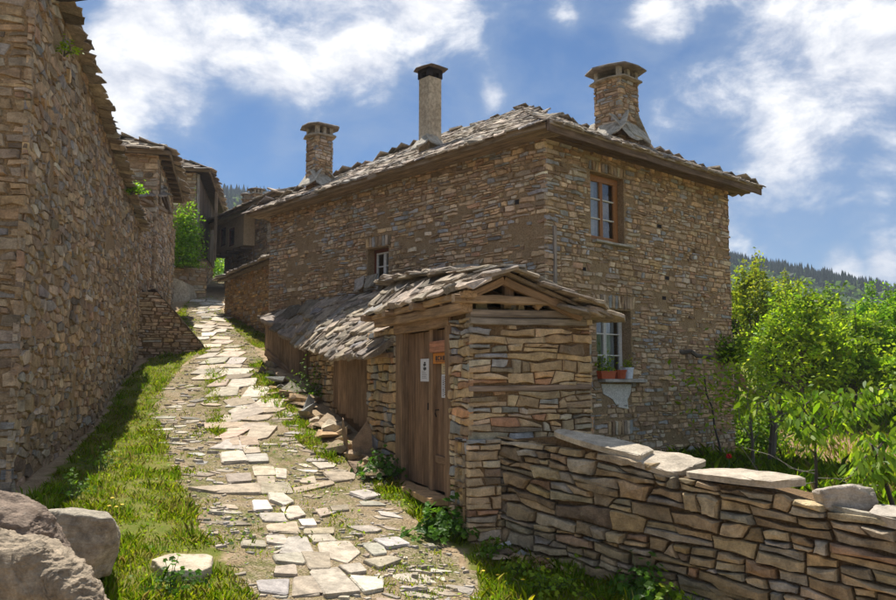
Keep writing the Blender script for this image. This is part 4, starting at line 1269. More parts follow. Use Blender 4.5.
sl2 += lay_slates(groof, q3, .26, .46, .03, .06, jit=.12, tz=1.2)
for i in range(9):
    p_ = apex + (rE - apex) * ((i + .2) / 9) + UP * random.uniform(.05, .09)
    k = random.randrange(36); sd = GR; w = random.uniform(.30, .5); rz = random.gauss(0, .3)
    x_ = sd * math.cos(rz) + G * math.sin(rz); y_ = np.cross(UP, x_)
    M = Matrix(((x_[0] * w, y_[0] * .5, 0, p_[0]), (x_[1] * w, y_[1] * .5, 0, p_[1]), (random.gauss(0, .04), 0, .75, p_[2] - .035), (0, 0, 0, 1))); pr = project(p_)
    sl2.append((groof, k, M, .1 * (FPX / pr[2]) ** 2))
emit_slates(sl2, 300, 12)
# eave board under the street slabs
mb = MB(); beam(mb, a0 + nS * -.03 - UP * .075, a1 + nS * -.03 - UP * .075, .16, .07, UP, 10, .008, (0.468, 0.278, 0.117)); gp('eave_board', mb)
# open gable: tie beam, rafters, king post
tb = [FG(449, 299), FG(556, 303)]
mb = MB(); beam(mb, GP(tb[0][0], tb[0][1], .12), GP(tb[1][0] + .05, tb[1][1], .12), .10, .085, UP, 8, .006, (0.429, 0.268, 0.129)); gp('tie_beam', mb)
for off in (.14, -.55, -1.2):
    d_ = nF * (off - .24)
    mb = MB(); beam(mb, a0 + d_ - UP * .10, apex + d_ - UP * .085, .085, .08, UP, 4, .005, (0.325, 0.184, 0.078)); gp('rafter', mb)
    mb = MB(); beam(mb, apex + d_ - UP * .085, a2 + d_ - UP * .07 - GR * .08, .085, .085, UP, 6, .006, (0.299, 0.173, 0.074)); gp('rafter', mb)
mb = MB(); kp = FG(506, 290)[0]; beam(mb, GP(kp, tb[0][1] + .03, .05), GP(kp, apex[2] - .12, .05), .11, .09, nF, 3, .004, (0.221, 0.126, 0.055)); gp('king_post', mb)
mb = MB(); beam(mb, GP(.75, zw + .12, .02), GP(.98, zw + .32, .02), .07, .06, nF, 3, .004, (0.390, 0.231, 0.101)); gp('brace', mb)
mb = MB(); beam(mb, GP(-.05, zw + .09, -.3), GP(fw_ + .05, zw + .10, -.3), .16, .10, UP, 6, .006, (0.169, 0.095, 0.043)); gp('wall_beam', mb)
# low ledge of slabs under the gable's far end
for i in range(4):
    c_ = GP(fw_ - .30 + i * .13, FG(585, 315)[1] - .02 * i + .02, .10); k = random.randrange(36)
    x_ = unit(GR * 1 + UP * -.28); y_ = -nF; z_ = np.cross(x_, y_); w = .42
    M = Matrix(((x_[0] * w, y_[0] * .5, z_[0], c_[0]), (x_[1] * w, y_[1] * .5, z_[1], c_[1]), (x_[2] * w, y_[2] * .5, z_[2], c_[2] + .012 * i), (0, 0, 0, 1)))
    sub_at('ledge_slab', PROTO_ME[k], gate, M)
# small rubble filling between beam and tie beam
for i in range(7):
    s_ = random.uniform(.0, fw_ - .1); c_ = (s_, zw + .12 + random.uniform(0, .05)); w = random.uniform(.05, .12)
    P = [(c_[0] - w, c_[1] - .05), (c_[0] + w, c_[1] - .05), (c_[0] + w * .8, c_[1] + .05), (c_[0] - w * .9, c_[1] + .04)]
    s2_ = make_stone(P, Kc - nF * .12, GR, UP, nF, .05, tint_of(GPAL, .9), True); mb = MB(); mb.add(s2_.V, s2_.F, s2_.tint); gp('loose_stone', mb, mat=M_STONE)

# ---- notices on the door: each a thing of its own
def sheet(mb, s0_, s1_, h0, h1, out, th_=.004, tint=(.6, .6, .6)):
    box(mb, FP(s0_, h0, out), FP(s1_, h0, out) - FP(s0_, h0, out), UP * (h1 - h0), nS * th_, tint)
def notice(name, label, cat, u0, v0_, u1, v1_, mat, out, marks=(), th_=.006, mmat=None):
    s0_, h1 = FS(u0, v0_); s1_, _ = FS(u1, v0_); h0 = FS((u0 + u1) / 2, v1_)[1]
    mb = MB(); sheet(mb, s0_, s1_, h0, h1, out, th_)
    t_ = thing(name, label, cat, FP((s0_ + s1_) / 2, h0, out), None, mb, mat)
    m2 = MB()
    for (x0_, y0_, x1_, y1_) in marks:
        sheet(m2, s0_ + (s1_ - s0_) * x0_, s0_ + (s1_ - s0_) * x1_, h1 + (h0 - h1) * y1_, h1 + (h0 - h1) * y0_, out + th_ + .001, .0015)
    if marks: part('print', m2, mmat or M_INK, t_)
    return t_
fig = [(.44, .14, .62, .21), (.36, .22, .66, .31), (.44, .31, .54, .36), (.36, .38, .70, .49), (.45, .495, .6, .52)]
fig += [(.2, .56 + .07 * i, .2 + .5 * random.uniform(.7, 1.15), .575 + .07 * i) for i in range(5)]
notice('paper_notice', 'white paper sheet with a dark figure on the door leaf beside the cover strip', 'notice', 417, 359, 425.2, 381.5, M_PAPER, -.052, fig)
cols_ = []
for c_ in (.16, .40, .64):
    y_ = .08
    while y_ < (.88 if c_ < .6 else .5):
        h_ = random.uniform(.03, .07); cols_.append((c_, y_, c_ + random.uniform(.08, .16), y_ + h_)); y_ += h_ + .03
notice('paper_notice', 'long white paper strip with columns of marks below the cream card', 'notice', 437, 374.5, 444.6, 398, M_PAPER, -.062, cols_)
notice('card', 'small cream card fixed between the orange board and the long paper strip', 'card', 437, 363.5, 444.8, 374, M_CREAM, -.062, [(.2, .3, .7, .34), (.25, .5, .8, .54), (.2, .7, .6, .74)])
sb_ = notice('sign_board', 'orange wooden sign with dark lettering and a small brown roof board on the door', 'sign', 430.8, 353.5, 446.5, 363.5, M_ORANGE, -.05,
             [(.22, .28, .32, .72), (.36, .28, .40, .72), (.40, .28, .48, .38), (.40, .62, .48, .72), (.52, .28, .56, .72), (.56, .45, .60, .55), (.60, .28, .64, .72), (.69, .28, .78, .72), (.2, .8, .8, .84)], .03)
s0_, h1 = FS(430, 352.5); s1_, _ = FS(447.2, 352.5)
mb = MB(); beam(mb, FP(s0_, h1 + .06, -.02), FP(s1_, h1 + .06, -.02), .05, .13, UP, 2, .003, (0.429, 0.137, 0.035)); part('top_board', mb, M_WOOD, sb_)

# ================================================================== SHED
shed = thing('shed', 'long low lean-to shed of planks and stone under a slab roof', 'shed', (Fo[0], Fo[1], .3))
Qa = at_y(266, 376, 18.5); Qa[2] = 0; Qb = on_plane(297, 376, DL, G); Qb[2] = 0; s297 = s_at(297); e1s = unit(Qb - Qa); n1s = np.cross(e1s, UP); L1s = np.linalg.norm(Qb - Qa)
_FS0, _FP0 = FS, FP
def FS(u, v):
    if u >= 297: return _FS0(u, v)
    p = on_plane(u, v, Qa, e1s); return float(np.dot(p - Qa, e1s)) / L1s * s297, float(p[2])
def FP(s, h, out=0.0):
    if s >= s297: return _FP0(s, h, out)
    return Qa + e1s * (L1s * s / s297) + UP * h + n1s * out
us = [266, 297, 312, 336, 368.5, 397.5]
ev = [(267, 320), (297, 339), (340, 352), (386, 350)]
eP = [on_plane(ev[0][0], ev[0][1], Qa + n1s * .10, e1s), on_plane(ev[1][0], ev[1][1], Qb + n1s * .12, e1s)] + [on_plane(u, v, DL + nS * .13, G) for u, v in ev[2:]]
eS = [0.0, s297] + [float(np.dot(p - Fo, -G)) for p in eP[2:]]
def eave_z(s): return float(np.interp(s, eS, [p[2] for p in eP]))
mbw = MB(); sx = np.linspace(0, s_at(398), 16)
for i in range(15):
    a_, b_ = sx[i], sx[i + 1]
    mbw.add([FP(a_, -1.7, -.03), FP(b_, -1.7, -.03), FP(b_, eave_z(b_) - .03, -.03), FP(a_, eave_z(a_) - .03, -.03)], [(0, 1, 2, 3)], (.05, .035, .025))
mbw.add([FP(0, -.3, -.03), FP(0, -.3, -.8), FP(0, eave_z(0), -.8), FP(0, eave_z(0) - .03, -.03)], [(0, 1, 2, 3)], (.05, .035, .025))
shw = part('wall', mbw, M_JOINT, shed)
st = []
s2, s3, s4, s5 = s_at(312), s_at(336), s_at(368.5), s_at(397.5)
O_ = Fo - nS * .03
st += stone_face(shw, O_, -G, s2 - .25, s3, -1.4, eave_z((s2 + s3) / 2) - .02, .17, .09, .035, .016, pal=GPAL, rnd=True, k=1.05)
st += stone_face(shw, O_, -G, s297, s4, -1.5, -.2, .2, .1, .02, .02, pal=GPAL, top=[(s297, -1.3), (s4, -1.6), (s4, -1.05), (s297, -.2)])
emit_stones(st, M_STONE, 300, 26)
def splank(u0, u1, z0, z1, out, tint, name='plank'): return vboard(shed, FP, s_at(u0), s_at(u1), z0, z1, out, .03, tint, name, jit=.006)
u_ = 267.0
while u_ < 295.5:
    w_ = random.uniform(2.6, 4.0) * (1 + (u_ - 267) * .012); s_ = s_at(u_ + w_ / 2)
    base_v = np.interp(u_, [266, 297], [356, 383])
    splank(u_, u_ + w_, FS(u_, base_v)[1] + .02, eave_z(s_) - .03, random.uniform(-.005, .02), tuple(np.array((0.273, 0.163, 0.078)) * random.uniform(.7, 1.25))); u_ += w_
mb = MB(); beam(mb, FP(s_at(267), FS(267, 352)[1], .04), FP(s_at(297), FS(297, 378)[1], .04), .05, .15, UP, 8, .006, (0.325, 0.194, 0.094)); part('rail', mb, M_WOOD, shed)
splank(294.8, 299.2, FS(297, 388)[1], eave_z(s_at(297)) - .02, .06, (0.351, 0.205, 0.094), 'post')
for u0, u1 in ((301, 303.2), (304.2, 306.4)): splank(u0, u1, FS(u0, 384)[1], eave_z(s_at(u0)) - .04, .01, (0.195, 0.110, 0.051))
mb = MB(); beam(mb, FP(s_at(300), FS(300, 384)[1], .03), FP(s_at(313), FS(313, 392)[1], .03), .05, .14, UP, 4, .006, (0.299, 0.179, 0.086)); part('rail', mb, M_WOOD, shed)
u_ = 336.5
while u_ < 367:
    w_ = random.uniform(4.2, 6.6); s_ = s_at(u_ + w_ / 2); bv = np.interp(u_, [336, 368], [407, 430])
    splank(u_, min(u_ + w_, 368.5), FS(u_, bv)[1], eave_z(s_) - .05, random.uniform(0, .03), tuple(np.array((0.280, 0.158, 0.070)) * random.uniform(.65, 1.3))); u_ += w_
# eave rail
for i in range(3):
    mb = MB(); beam(mb, eP[i] - UP * .07 - nS * .08, eP[i + 1] - UP * .07 - nS * .08, .09, .07, UP, 6, .008, (0.325, 0.184, 0.078)); part('eave_rail', mb, M_WOOD, shed)
tP = [on_plane(270, 314.5, Cn, Lx), on_plane(308, 304, Cn, Lx), on_plane(350, 297, Cn, Lx), on_plane(404, 287, Cn, Lx)]
quads = [(eP[i], eP[i + 1], tP[i + 1], tP[i]) for i in range(3)]
mbr = MB()
for q in quads:
    v = list(q); d_ = np.array([0, 0, .03]); mbr.add(v + [p - d_ for p in v], [(0, 1, 2, 3), (7, 6, 5, 4), (0, 4, 5, 1), (1, 5, 6, 2), (2, 6, 7, 3), (3, 7, 4, 0)], (.16, .12, .075))
sroof = part('roof', mbr, M_WOOD, shed)
sl3 = []
for q in quads: sl3 += lay_slates(sroof, q, .25, .42, .02, .10, jit=.055, tz=1.5)
emit_slates(sl3, 300, 12)
# grey slabs leaning on the house wall where the roof meets it
for (u, v, w, h_, rot) in ((359, 284, .26, .30, .35), (370, 282, .34, .32, .1), (382, 283, .24, .32, -.05), (392, 285, .3, .2, .5), (424, 276, .34, .22, .5), (436, 272, .40, .26, .3), (452, 270, .5, .2, .1), (470, 270, .4, .2, -.1)):
    c_ = on_plane(u, v, Cn + np.cross(-Lx, UP) * .10, Lx); nL_ = unit(np.cross(-Lx, UP) + UP * .55); tx = -Lx; ty = np.cross(nL_, tx)
    x_ = tx * math.cos(rot) + ty * math.sin(rot); y_ = np.cross(nL_, x_); k = random.randrange(36)
    mb = MB(); A = np.array([x_ * w, y_ * h_, nL_ * .9]).T
    mb.add(np.array(PROTO[k].V) @ A.T + c_, PROTO[k].F, tint_of([((.34, .30, .25), 1), ((.38, .32, .24), 1)])); part('flashing_slab', mb, M_SLATE, shed)
# ================================================================== LEFT SIDE OF THE LANE
Wd = unit((-.265, 1, 0)); Wn = np.cross(Wd, UP)            # along the lane, and towards it
W0 = at_y(9, 490, 8.2); W0[2] = 0
def WS(u, v):
    p = on_plane(u, v, W0, Wd); return float(np.dot(p - W0, Wd)), float(p[2])
LPAL = [((.39, .26, .14), 28), ((.46, .32, .18), 22), ((.36, .28, .195), 18), ((.30, .27, .24), 8), ((.47, .31, .15), 9), ((.24, .165, .10), 8), ((.50, .40, .28), 6), ((.37, .22, .12), 5)]
wl_far, wz_far = WS(140, 230)
wz_near = WS(20, -93)[1]
print('left wall', wl_far, wz_far, wz_near)
lw = thing('stone_building', 'long tall rubble stone wall of a building with slate coping beside the grass verge', 'building', (W0[0], W0[1], -1.2))
mbw = MB()
def WP3(s, h, out=0.0): return W0 + Wd * s + UP * h + Wn * out
TH_ = 3.2
V = [WP3(0, -1.9), WP3(wl_far, -.6), WP3(wl_far, wz_far), WP3(0, wz_near), WP3(0, -1.9, -TH_), WP3(wl_far, -.6, -TH_), WP3(wl_far, wz_far + .9, -TH_), WP3(0, wz_near + .9, -TH_)]
mbw.add(V, [(0, 1, 2, 3), (1, 5, 6, 2), (5, 4, 7, 6), (4, 0, 3, 7), (3, 2, 6, 7)], (.2, .15, .1))
lwall = part('wall', mbw, M_MORTAR, lw)
st = stone_face(lwall, W0, Wd, -.03, wl_far, -1.9, wz_near, .225, .09, .021, .010, drop=.011, pal=LPAL, top=[(-.03, -1.9), (wl_far, -.6), (wl_far, wz_far), (-.03, wz_near)], rnd=True, rings=2, bev=.86, sp=.55, mode='cell')
endO = W0 - Wn * TH_
st += stone_face(lwall, endO, Wn, 0, TH_ + .03, -1.9, wz_near, .27, .11, .025, .012, pal=LPAL, rnd=True, rings=2)
emit_stones(st, M_DARKSTONE, 300, 30)
# slate coping along the top edge, two layers overhanging the wall
cop = part('coping', None, None, lw)
n_ = 46
for layer in range(2):
    for i in range(n_):
        f = (i + .5 + random.uniform(-.2, .2)) / n_; s_ = wl_far * f; h_ = wz_near + (wz_far - wz_near) * f + .03 + layer * .05
        k = random.randrange(36); w = wl_far / n_ * random.uniform(1.05, 1.5); d_ = random.uniform(.5, .62)
        c_ = WP3(s_, h_ + random.uniform(-.01, .015), (-.06 if layer == 0 else -.10) + random.uniform(-.03, .03))
        dd = unit(WP3(wl_far, wz_far) - WP3(0, wz_near)); x_ = dd; y_ = -Wn * math.cos(.16) + UP * math.sin(.16); rz = random.gauss(0, .06)
        x2 = x_ * math.cos(rz) + y_ * math.sin(rz); z_ = unit(np.cross(x2, y_)); y2 = np.cross(z_, x2)
        if z_[2] < 0: z_ = -z_; y2 = -y2
        z_ = z_ * .7
        M = Matrix(((x2[0] * w, y2[0] * d_, z_[0], c_[0]), (x2[1] * w, y2[1] * d_, z_[1], c_[1]), (x2[2] * w, y2[2] * d_, z_[2], c_[2]), (0, 0, 0, 1)))
        sub_at('coping_slab', PROTO_ME[k], cop, M)
# roof behind the coping, its dark eave crossing the top of the view
mb = MB(); p_ = at_y(-60, -3, 9.0); q_ = at_y(62, -3.5, 9.3); beam(mb, p_, q_, .5, .07, UP, 6, .01, (.17, .11, .06)); part('eave_board', mb, M_WOOD, lw)
mb = MB(); p_ = at_y(60, -2, 9.0); q_ = at_y(79, -1.5, 9.3); beam(mb, p_, q_, .3, .05, UP, 3, .006, (.05, .04, .035)); part('roof_slab', mb, M_SLATE, lw)
# buttress with a sloped back, leaning against the wall
bp = [(133, 372), (204, 352), (203, 345), (158, 294)]
bO = ground(150, 357); bO = np.array([bO[0], bO[1], 0.0])
be = unit(ground(203, 350) * np.array([1, 1, 0]) - bO)
def BS(u, v): p = on_plane(u, v, bO, be); return float(np.dot(p - bO, be)), float(p[2])
poly = [BS(128, 385), BS(205, 362), BS(204, 346), BS(158, 292), BS(128, 292)]
bn = np.cross(be, UP); mbb = MB(); pf = [bO + be * s + UP * h for s, h in poly]; pk = [p - bn * 1.2 for p in pf]
k = len(pf); mbb.add(pf + pk, [tuple(range(k))] + [(i, k + i, k + (i + 1) % k, (i + 1) % k) for i in range(k)], (.2, .15, .1))
butt = part('buttress', mbb, M_JOINT, lw)
st = stone_face(butt, bO, be, min(p[0] for p in poly), max(p[0] for p in poly), min(p[1] for p in poly), max(p[1] for p in poly), .22, .085, .02, .010, pal=LPAL, top=poly, rnd=False, k=1.2)
mb = MB()
for _, s_ in st: mb.add(s_.V, s_.F, s_.tint)
o = link('small_stones', mb.mesh('small_stones', M_DARKSTONE, BASE[lw.name]), butt, (0, 0, 0), 'stuff')
p0 = bO + be * poly[3][0] + UP * poly[3][1]; p1 = bO + be * poly[2][0] + UP * poly[2][1]
for i in range(9):
    f = (i + .5) / 9; c_ = p0 + (p1 - p0) * f - bn * .25 + UP * .01; dd = unit(p1 - p0); z_ = unit(np.cross(bn, dd)); z_ = (z_ if z_[2] > 0 else -z_); c_ = c_ - z_ * .015; z_ = z_ * .6
    M = Matrix(((dd[0] * .42, -bn[0] * .6, z_[0], c_[0]), (dd[1] * .42, -bn[1] * .6, z_[1], c_[1]), (dd[2] * .42, -bn[2] * .6, z_[2], c_[2]), (0, 0, 0, 1)))
    sub_at('coping_slab', PROTO_ME[random.randrange(36)], butt, M)

# ---- generic stone house of the upper lane
def hip_roof(t_, O, e1, e2, L1, L2, z, rise, oh_, expo=.34, wid=.5, thick=.07, dz=(0, 0, 0, 0), limit=120):
    def P(a, c, zz): return O + e1 * a + e2 * c + UP * zz
    k0, k1, k2, k3 = P(-oh_, -oh_, z + dz[0]), P(L1 + oh_, -oh_, z + dz[1]), P(L1 + oh_, L2 + oh_, z + dz[2]), P(-oh_, L2 + oh_, z + dz[3])
    m_ = min(L1, L2) / 2 + oh_
    if L1 >= L2: ra, rb = P(-oh_ + m_, L2 / 2, z + rise), P(L1 + oh_ - m_, L2 / 2, z + rise); fs = [(k0, k1, rb, ra), (k1, k2, rb, rb), (k2, k3, ra, rb), (k3, k0, ra, ra)]
    else: ra, rb = P(L1 / 2, -oh_ + m_, z + rise), P(L1 / 2, L2 + oh_ - m_, z + rise); fs = [(k0, k1, ra, ra), (k1, k2, rb, ra), (k2, k3, rb, rb), (k3, k0, ra, rb)]
    mbr = MB(); d_ = np.array([0, 0, thick])
    for q in fs:
        v = list(q) if not np.allclose(q[2], q[3]) else list(q[:3])
        mbr.add(v + [p - d_ for p in v], [tuple(range(len(v))), tuple(range(len(v), 2 * len(v)))[::-1], (0, len(v), len(v) + 1, 1)], (.13, .09, .055))
    r_ = part('roof', mbr, M_WOOD, t_)
    out = []
    for q in fs: out += lay_slates(r_, q, expo, wid, .04, .10, tz=1.3)
    emit_slates(out, limit, 30)
    for i, (a_, b_) in enumerate(((k0, k1), (k1, k2), (k2, k3), (k3, k0))):
        mb = MB(); beam(mb, a_ - UP * .06, b_ - UP * .06, .05, .12, UP, 10, .01, (.20, .14, .08)); part('eave_board', mb, M_WOOD, t_)
    return r_
def stone_block(t_, O, e1, e2, L1, L2, z0, z1, w=.26, h=.12, pal=LPAL, sides=(0, 1, 2, 3), openings={}, mat=None, k=1.0):
    """box of rubble walls: O is the near corner; side 0 runs along e1 seen from -e2"""
    defs = [(O, e1, L1), (O + e1 * L1, e2, L2), (O + e1 * L1 + e2 * L2, -e1, L1), (O + e2 * L2, -e2, L2)]
    stw = []
    for i, (o_, d_, L_) in enumerate(defs):
        mbw = MB(); op = openings.get(i, [])
        wall_sheet(mbw, o_, d_, 0, L_, z0, z1, op, .2, .8)
        p_ = part('wall', mbw, M_MORTAR, t_)
        if i in sides: stw += stone_face(p_, o_, d_, -.02, L_ + .02, z0, z1, w, h, .03, .016, pal=pal, holes=[plus_h(x) for x in op], k=k)
    emit_stones(stw, M_STONE, 100, 45)
E1w = -Wn   # away from the lane
# house beyond the long wall (second on that side)
h2c = W0 + Wd * ((21.4 - W0[1]) / Wd[1]) + Wn * .05; h2c[2] = 0
z2 = at_y(160, 151, 21.2)[2]
h2 = thing('stone_house', 'stone house with dark slate roof rising just behind the long wall', 'house', (h2c[0], h2c[1], .8))
O2 = h2c - Wn * 4.6
stone_block(h2, O2, Wn, Wd, 4.6, 5.6, -.5, z2 - .05, sides=(0, 1), openings={1: [(.35, .85, z2 - 1.3, z2 - .35)]}, k=1.05)
hip_roof(h2, O2, Wn, Wd, 4.6, 5.6, z2, 1.15, .33)
mb = MB()
for i in range(9):
    c = .1 + i * .68; p_ = O2 + Wn * 4.5 + Wd * c + UP * (z2 - .09); beam(mb, p_, p_ + Wn * .42 - UP * .03, .09, .08, UP, 1, .004, (.16, .11, .06))
    part('rafter', mb, M_WOOD, h2); mb = MB()
mb = MB(); p_ = O2 + Wn * 4.62 + Wd * .35; beam(mb, p_ + UP * (z2 - 1.3), p_ + UP * (z2 - .3), .09, .09, Wn, 2, .004, (.22, .15, .08)); part('window_post', mb, M_WOOD, h2)
# lower wall running on to the far corner, with a little slab canopy
w2a = WS(139, 300)[0]; w2b = (29.4 - W0[1]) / Wd[1]
yw = thing('yard_wall', 'high rubble wall beyond the long building, ending beside the green bush', 'wall', W0 + Wd * w2a + UP * .5)
tz0, tz1 = WS(139, 199)[1], WS(168, 209)[1]
O_ = W0 - Wn * .04
mbw = MB(); V = [O_ + Wd * w2a + UP * -.5, O_ + Wd * w2b + UP * 1.5, O_ + Wd * w2b + UP * tz1, O_ + Wd * w2a + UP * tz0]; V += [p - Wn * .6 for p in V]
mbw.add(V, [(0, 1, 2, 3), (5, 4, 7, 6), (1, 5, 6, 2), (3, 2, 6, 7), (4, 0, 3, 7)], (.2, .15, .1)); ywall = part('wall', mbw, M_MORTAR, yw)
st = stone_face(ywall, O_, Wd, w2a, w2b, -.5, max(tz0, tz1), .26, .115, .03, .016, pal=LPAL, top=[(w2a, -.5), (w2b, 1.5), (w2b, tz1), (w2a, tz0)], k=1.05)
emit_stones(st, M_STONE, 150, 40)
cq = [at_y(137, 196, 20.6), at_y(166, 193.5, 22.5), at_y(158, 184, 23.3), at_y(130, 186, 21.4)]
mbr = MB(); d_ = np.array([0, 0, .05]); mbr.add(cq + [p - d_ for p in cq], [(0, 1, 2, 3), (7, 6, 5, 4), (0, 4, 5, 1), (1, 5, 6, 2), (2, 6, 7, 3), (3, 7, 4, 0)], (.22, .15, .085))
can = thing('canopy', 'small tilted slab canopy on the yard wall below the dark roof', 'canopy', cq[0]); croof = part('roof', mbr, M_WOOD, can)
emit_slates(lay_slates(croof, cq, .26, .6, .03, .08, tz=1.2), 60, 8)
for (a_, b_) in (((166, 195, 22.4), (171, 214, 22.3)), ((158, 187, 23), (170, 213, 22.3)), ((140, 198, 20.7), (167, 212, 22.3))):
    mb = MB(); beam(mb, at_y(*a_), at_y(*b_), .09, .09, UP, 2, .005, (.27, .18, .095)); part('brace', mb, M_WOOD, can)
# third house with a timbered flank
c3_ = at_y(195, 215, 32.2); h3c = np.array([c3_[0], c3_[1], 0]); z3 = at_y(205, 168, 31.6)[2]
W3 = unit((-.2, 1, 0)); N3 = np.cross(W3, UP)
h3 = thing('stone_house', 'narrow stone house with timbered flank and deep eaves behind the green bush', 'house', (h3c[0], h3c[1], 2.9))
O3 = h3c - N3 * 3.2
stone_block(h3, O3, N3, W3, 3.2, 8.5, 1.8, z3 - .05, sides=(0, 1), k=1.05)
hip_roof(h3, O3, N3, W3, 3.2, 8.5, z3, 1.0, .55)
zfl = at_y(205, 245, 33)[2]
for i in range(26):
    c = .15 + i * .32; mb = MB(); p_ = h3c + N3 * .07 + W3 * c
    beam(mb, p_ + UP * zfl, p_ + UP * (z3 - .1), .28, .06, N3, 2, .01, tuple(np.array((.15, .10, .06)) * random.uniform(.6, 1.4))); part('plank', mb, M_WOOD, h3)
mb = MB(); p_ = h3c + N3 * .10 + W3 * .05; beam(mb, p_ + UP * zfl, p_ + UP * (z3 - .1), .16, .1, N3, 2, .01, (.36, .32, .28)); part('post', mb, M_WOOD, h3)
mb = MB(); p_ = h3c + N3 * .55 + W3 * 3.0; beam(mb, p_ + UP * (zfl - .3), p_ + UP * (z3 - .1), .13, .13, N3, 2, .01, (.33, .24, .15)); part('post', mb, M_WOOD, h3)
dz = g1(h3c[0], h3c[1])
mb = MB(); p_ = h3c + N3 * .03 + W3 * .9; beam(mb, p_ + UP * dz, p_ + UP * (dz + 1.9), .8, .06, N3, 2, .006, (.17, .125, .08)); part('door', mb, M_WOOD, h3)
# rendered block and rubble plinth under the bush
pl = at_y(170, 308, 29.6); pr_ = at_y(189, 306, 30.2)
blk = thing('retaining_wall', 'low pale rendered wall block at the foot of the green bush', 'wall', pl)
mb = MB(); zt_ = at_y(178, 279, 29.8)[2]; e_ = unit((pr_ - pl) * np.array([1, 1, 0])); L_ = np.linalg.norm((pr_ - pl)[:2])
V = []; 
for s, z in ((0, pl[2] - .6), (L_, pl[2] - .5), (L_, zt_ - .5), (L_ * .75, zt_ - .1), (L_ * .35, zt_), (0, zt_ + .05)): V.append(np.array([pl[0], pl[1], 0]) + e_ * s + UP * z)
bk = [p + np.array([-.1, 1.6, 0]) for p in V]; k = 6
mb.add(V + bk, [tuple(range(k))] + [(i, k + i, k + (i + 1) % k, (i + 1) % k) for i in range(k)], (.3, .25, .2)); part('wall', mb, M_CEMENT, blk)
rub = thing('retaining_wall', 'rubble stone wall carrying the green bush in front of the timbered house', 'wall', at_y(185, 300, 30.8))
pa = at_y(170, 258, 30.6); pb_ = at_y(207, 262, 31.6); e_ = unit((pb_ - pa) * np.array([1, 1, 0])); L_ = np.linalg.norm((pb_ - pa)[:2]); Oq = np.array([pa[0], pa[1], 0.0])
mb = MB(); box(mb, Oq + UP * 1.5, e_ * L_, -np.cross(e_, UP) * .9, UP * (pa[2] - 1.5), (.2, .15, .1)); rw_ = part('wall', mb, M_MORTAR, rub)
emit_stones(stone_face(rw_, Oq, e_, 0, L_, 1.5, pa[2], .30, .12, .03, .016, pal=LPAL, k=1.05), M_STONE, 80, 40)
# far house across the top of the lane
L4a = at_y(262, 205, 33.0); z4 = L4a[2]; L4b = at_y(214, 222, 37.5)
e4 = unit((L4a - L4b) * np.array([1, 1, 0])); n4 = -np.cross(e4, UP); L4 = np.linalg.norm((L4a - L4b)[:2]); O4 = np.array([L4b[0], L4b[1], 0.0])
h4 = thing('timber_house', 'dark house closing the lane with jettied plaster storey and two small windows', 'house', (O4[0], O4[1], 3.4))
zj = at_y(228, 250, 36)[2]
def H4(u, v): p = on_plane(u, v, O4, e4); return float(np.dot(p - O4, e4)), float(p[2])
jl = H4(243, 245)[0]
wins = []
for ua, ub in ((220.5, 225.5), (228.5, 234)):
    a_ = H4(ua, 229); b_ = H4(ub, 245); wins.append((a_[0], b_[0], b_[1], a_[1]))
mb = MB(); wall_sheet(mb, O4, e4, .1, jl, zj, z4 - .1, wins, .12, .5, mi=0); box(mb, O4 + e4 * .1 + UP * (zj - .01) + n4 * .02, e4 * (jl - .12), n4 * 3, UP * .12, (.13, .09, .05)); part('upper_storey', mb, M_PLASTER, h4)
mb = MB(); box(mb, O4 + e4 * jl + UP * zj, n4 * 3, e4 * .05, UP * (z4 - .1 - zj)); part('upper_storey', mb, M_PLASTER, h4)
for o_ in wins:
    wv = window(h4, O4, e4, o_, .06, M_REDPAINT, M_REDPAINT, 1, 2, .06)
mb = MB(); wall_sheet(mb, O4 + n4 * .5, e4, .2, L4 + 2, 2.0, z4 - .1); lw4 = part('wall', mb, M_MORTAR, h4)
st = stone_face(lw4, O4 + n4 * .5, e4, .2, jl - .1, 2.0, zj, .3, .13, .03, .016, pal=LPAL, k=.9)
st += stone_face(lw4, O4 + n4 * .5, e4, jl + .1, L4 + 2, 2.0, z4 - .1, .3, .13, .03, .016, pal=LPAL, k=1.0)
emit_stones(st, M_STONE, 80, 45)
for i in range(5):
    mb = MB(); s_ = .3 + (jl - .5) * i / 4; beam(mb, O4 + e4 * s_ + n4 * .6 + UP * (zj - .09), O4 + e4 * s_ - n4 * .06 + UP * (zj - .09), .12, .12, UP, 1, .004, (.14, .095, .055)); part('joist', mb, M_WOOD, h4)
hip_roof(h4, O4, e4, n4, L4 + 2, 6, z4, 1.3, .5)
pan = [H4(258.5, 223), H4(269, 238)]
mb = MB(); beam(mb, O4 + n4 * .42 + e4 * pan[0][0] + UP * ((pan[0][1] + pan[1][1]) / 2), O4 + n4 * .42 + e4 * pan[1][0] + UP * ((pan[0][1] + pan[1][1]) / 2), .05, pan[0][1] - pan[1][1], UP, 3, .004, (.50, .38, .25)); part('shutter', mb, M_WOOD, h4)
chimney(h4, (256, 206), 36, 13, 187.5, 'stone'); chimney(h4, (246, 207), 36.5, 8, 192.5, 'stone')
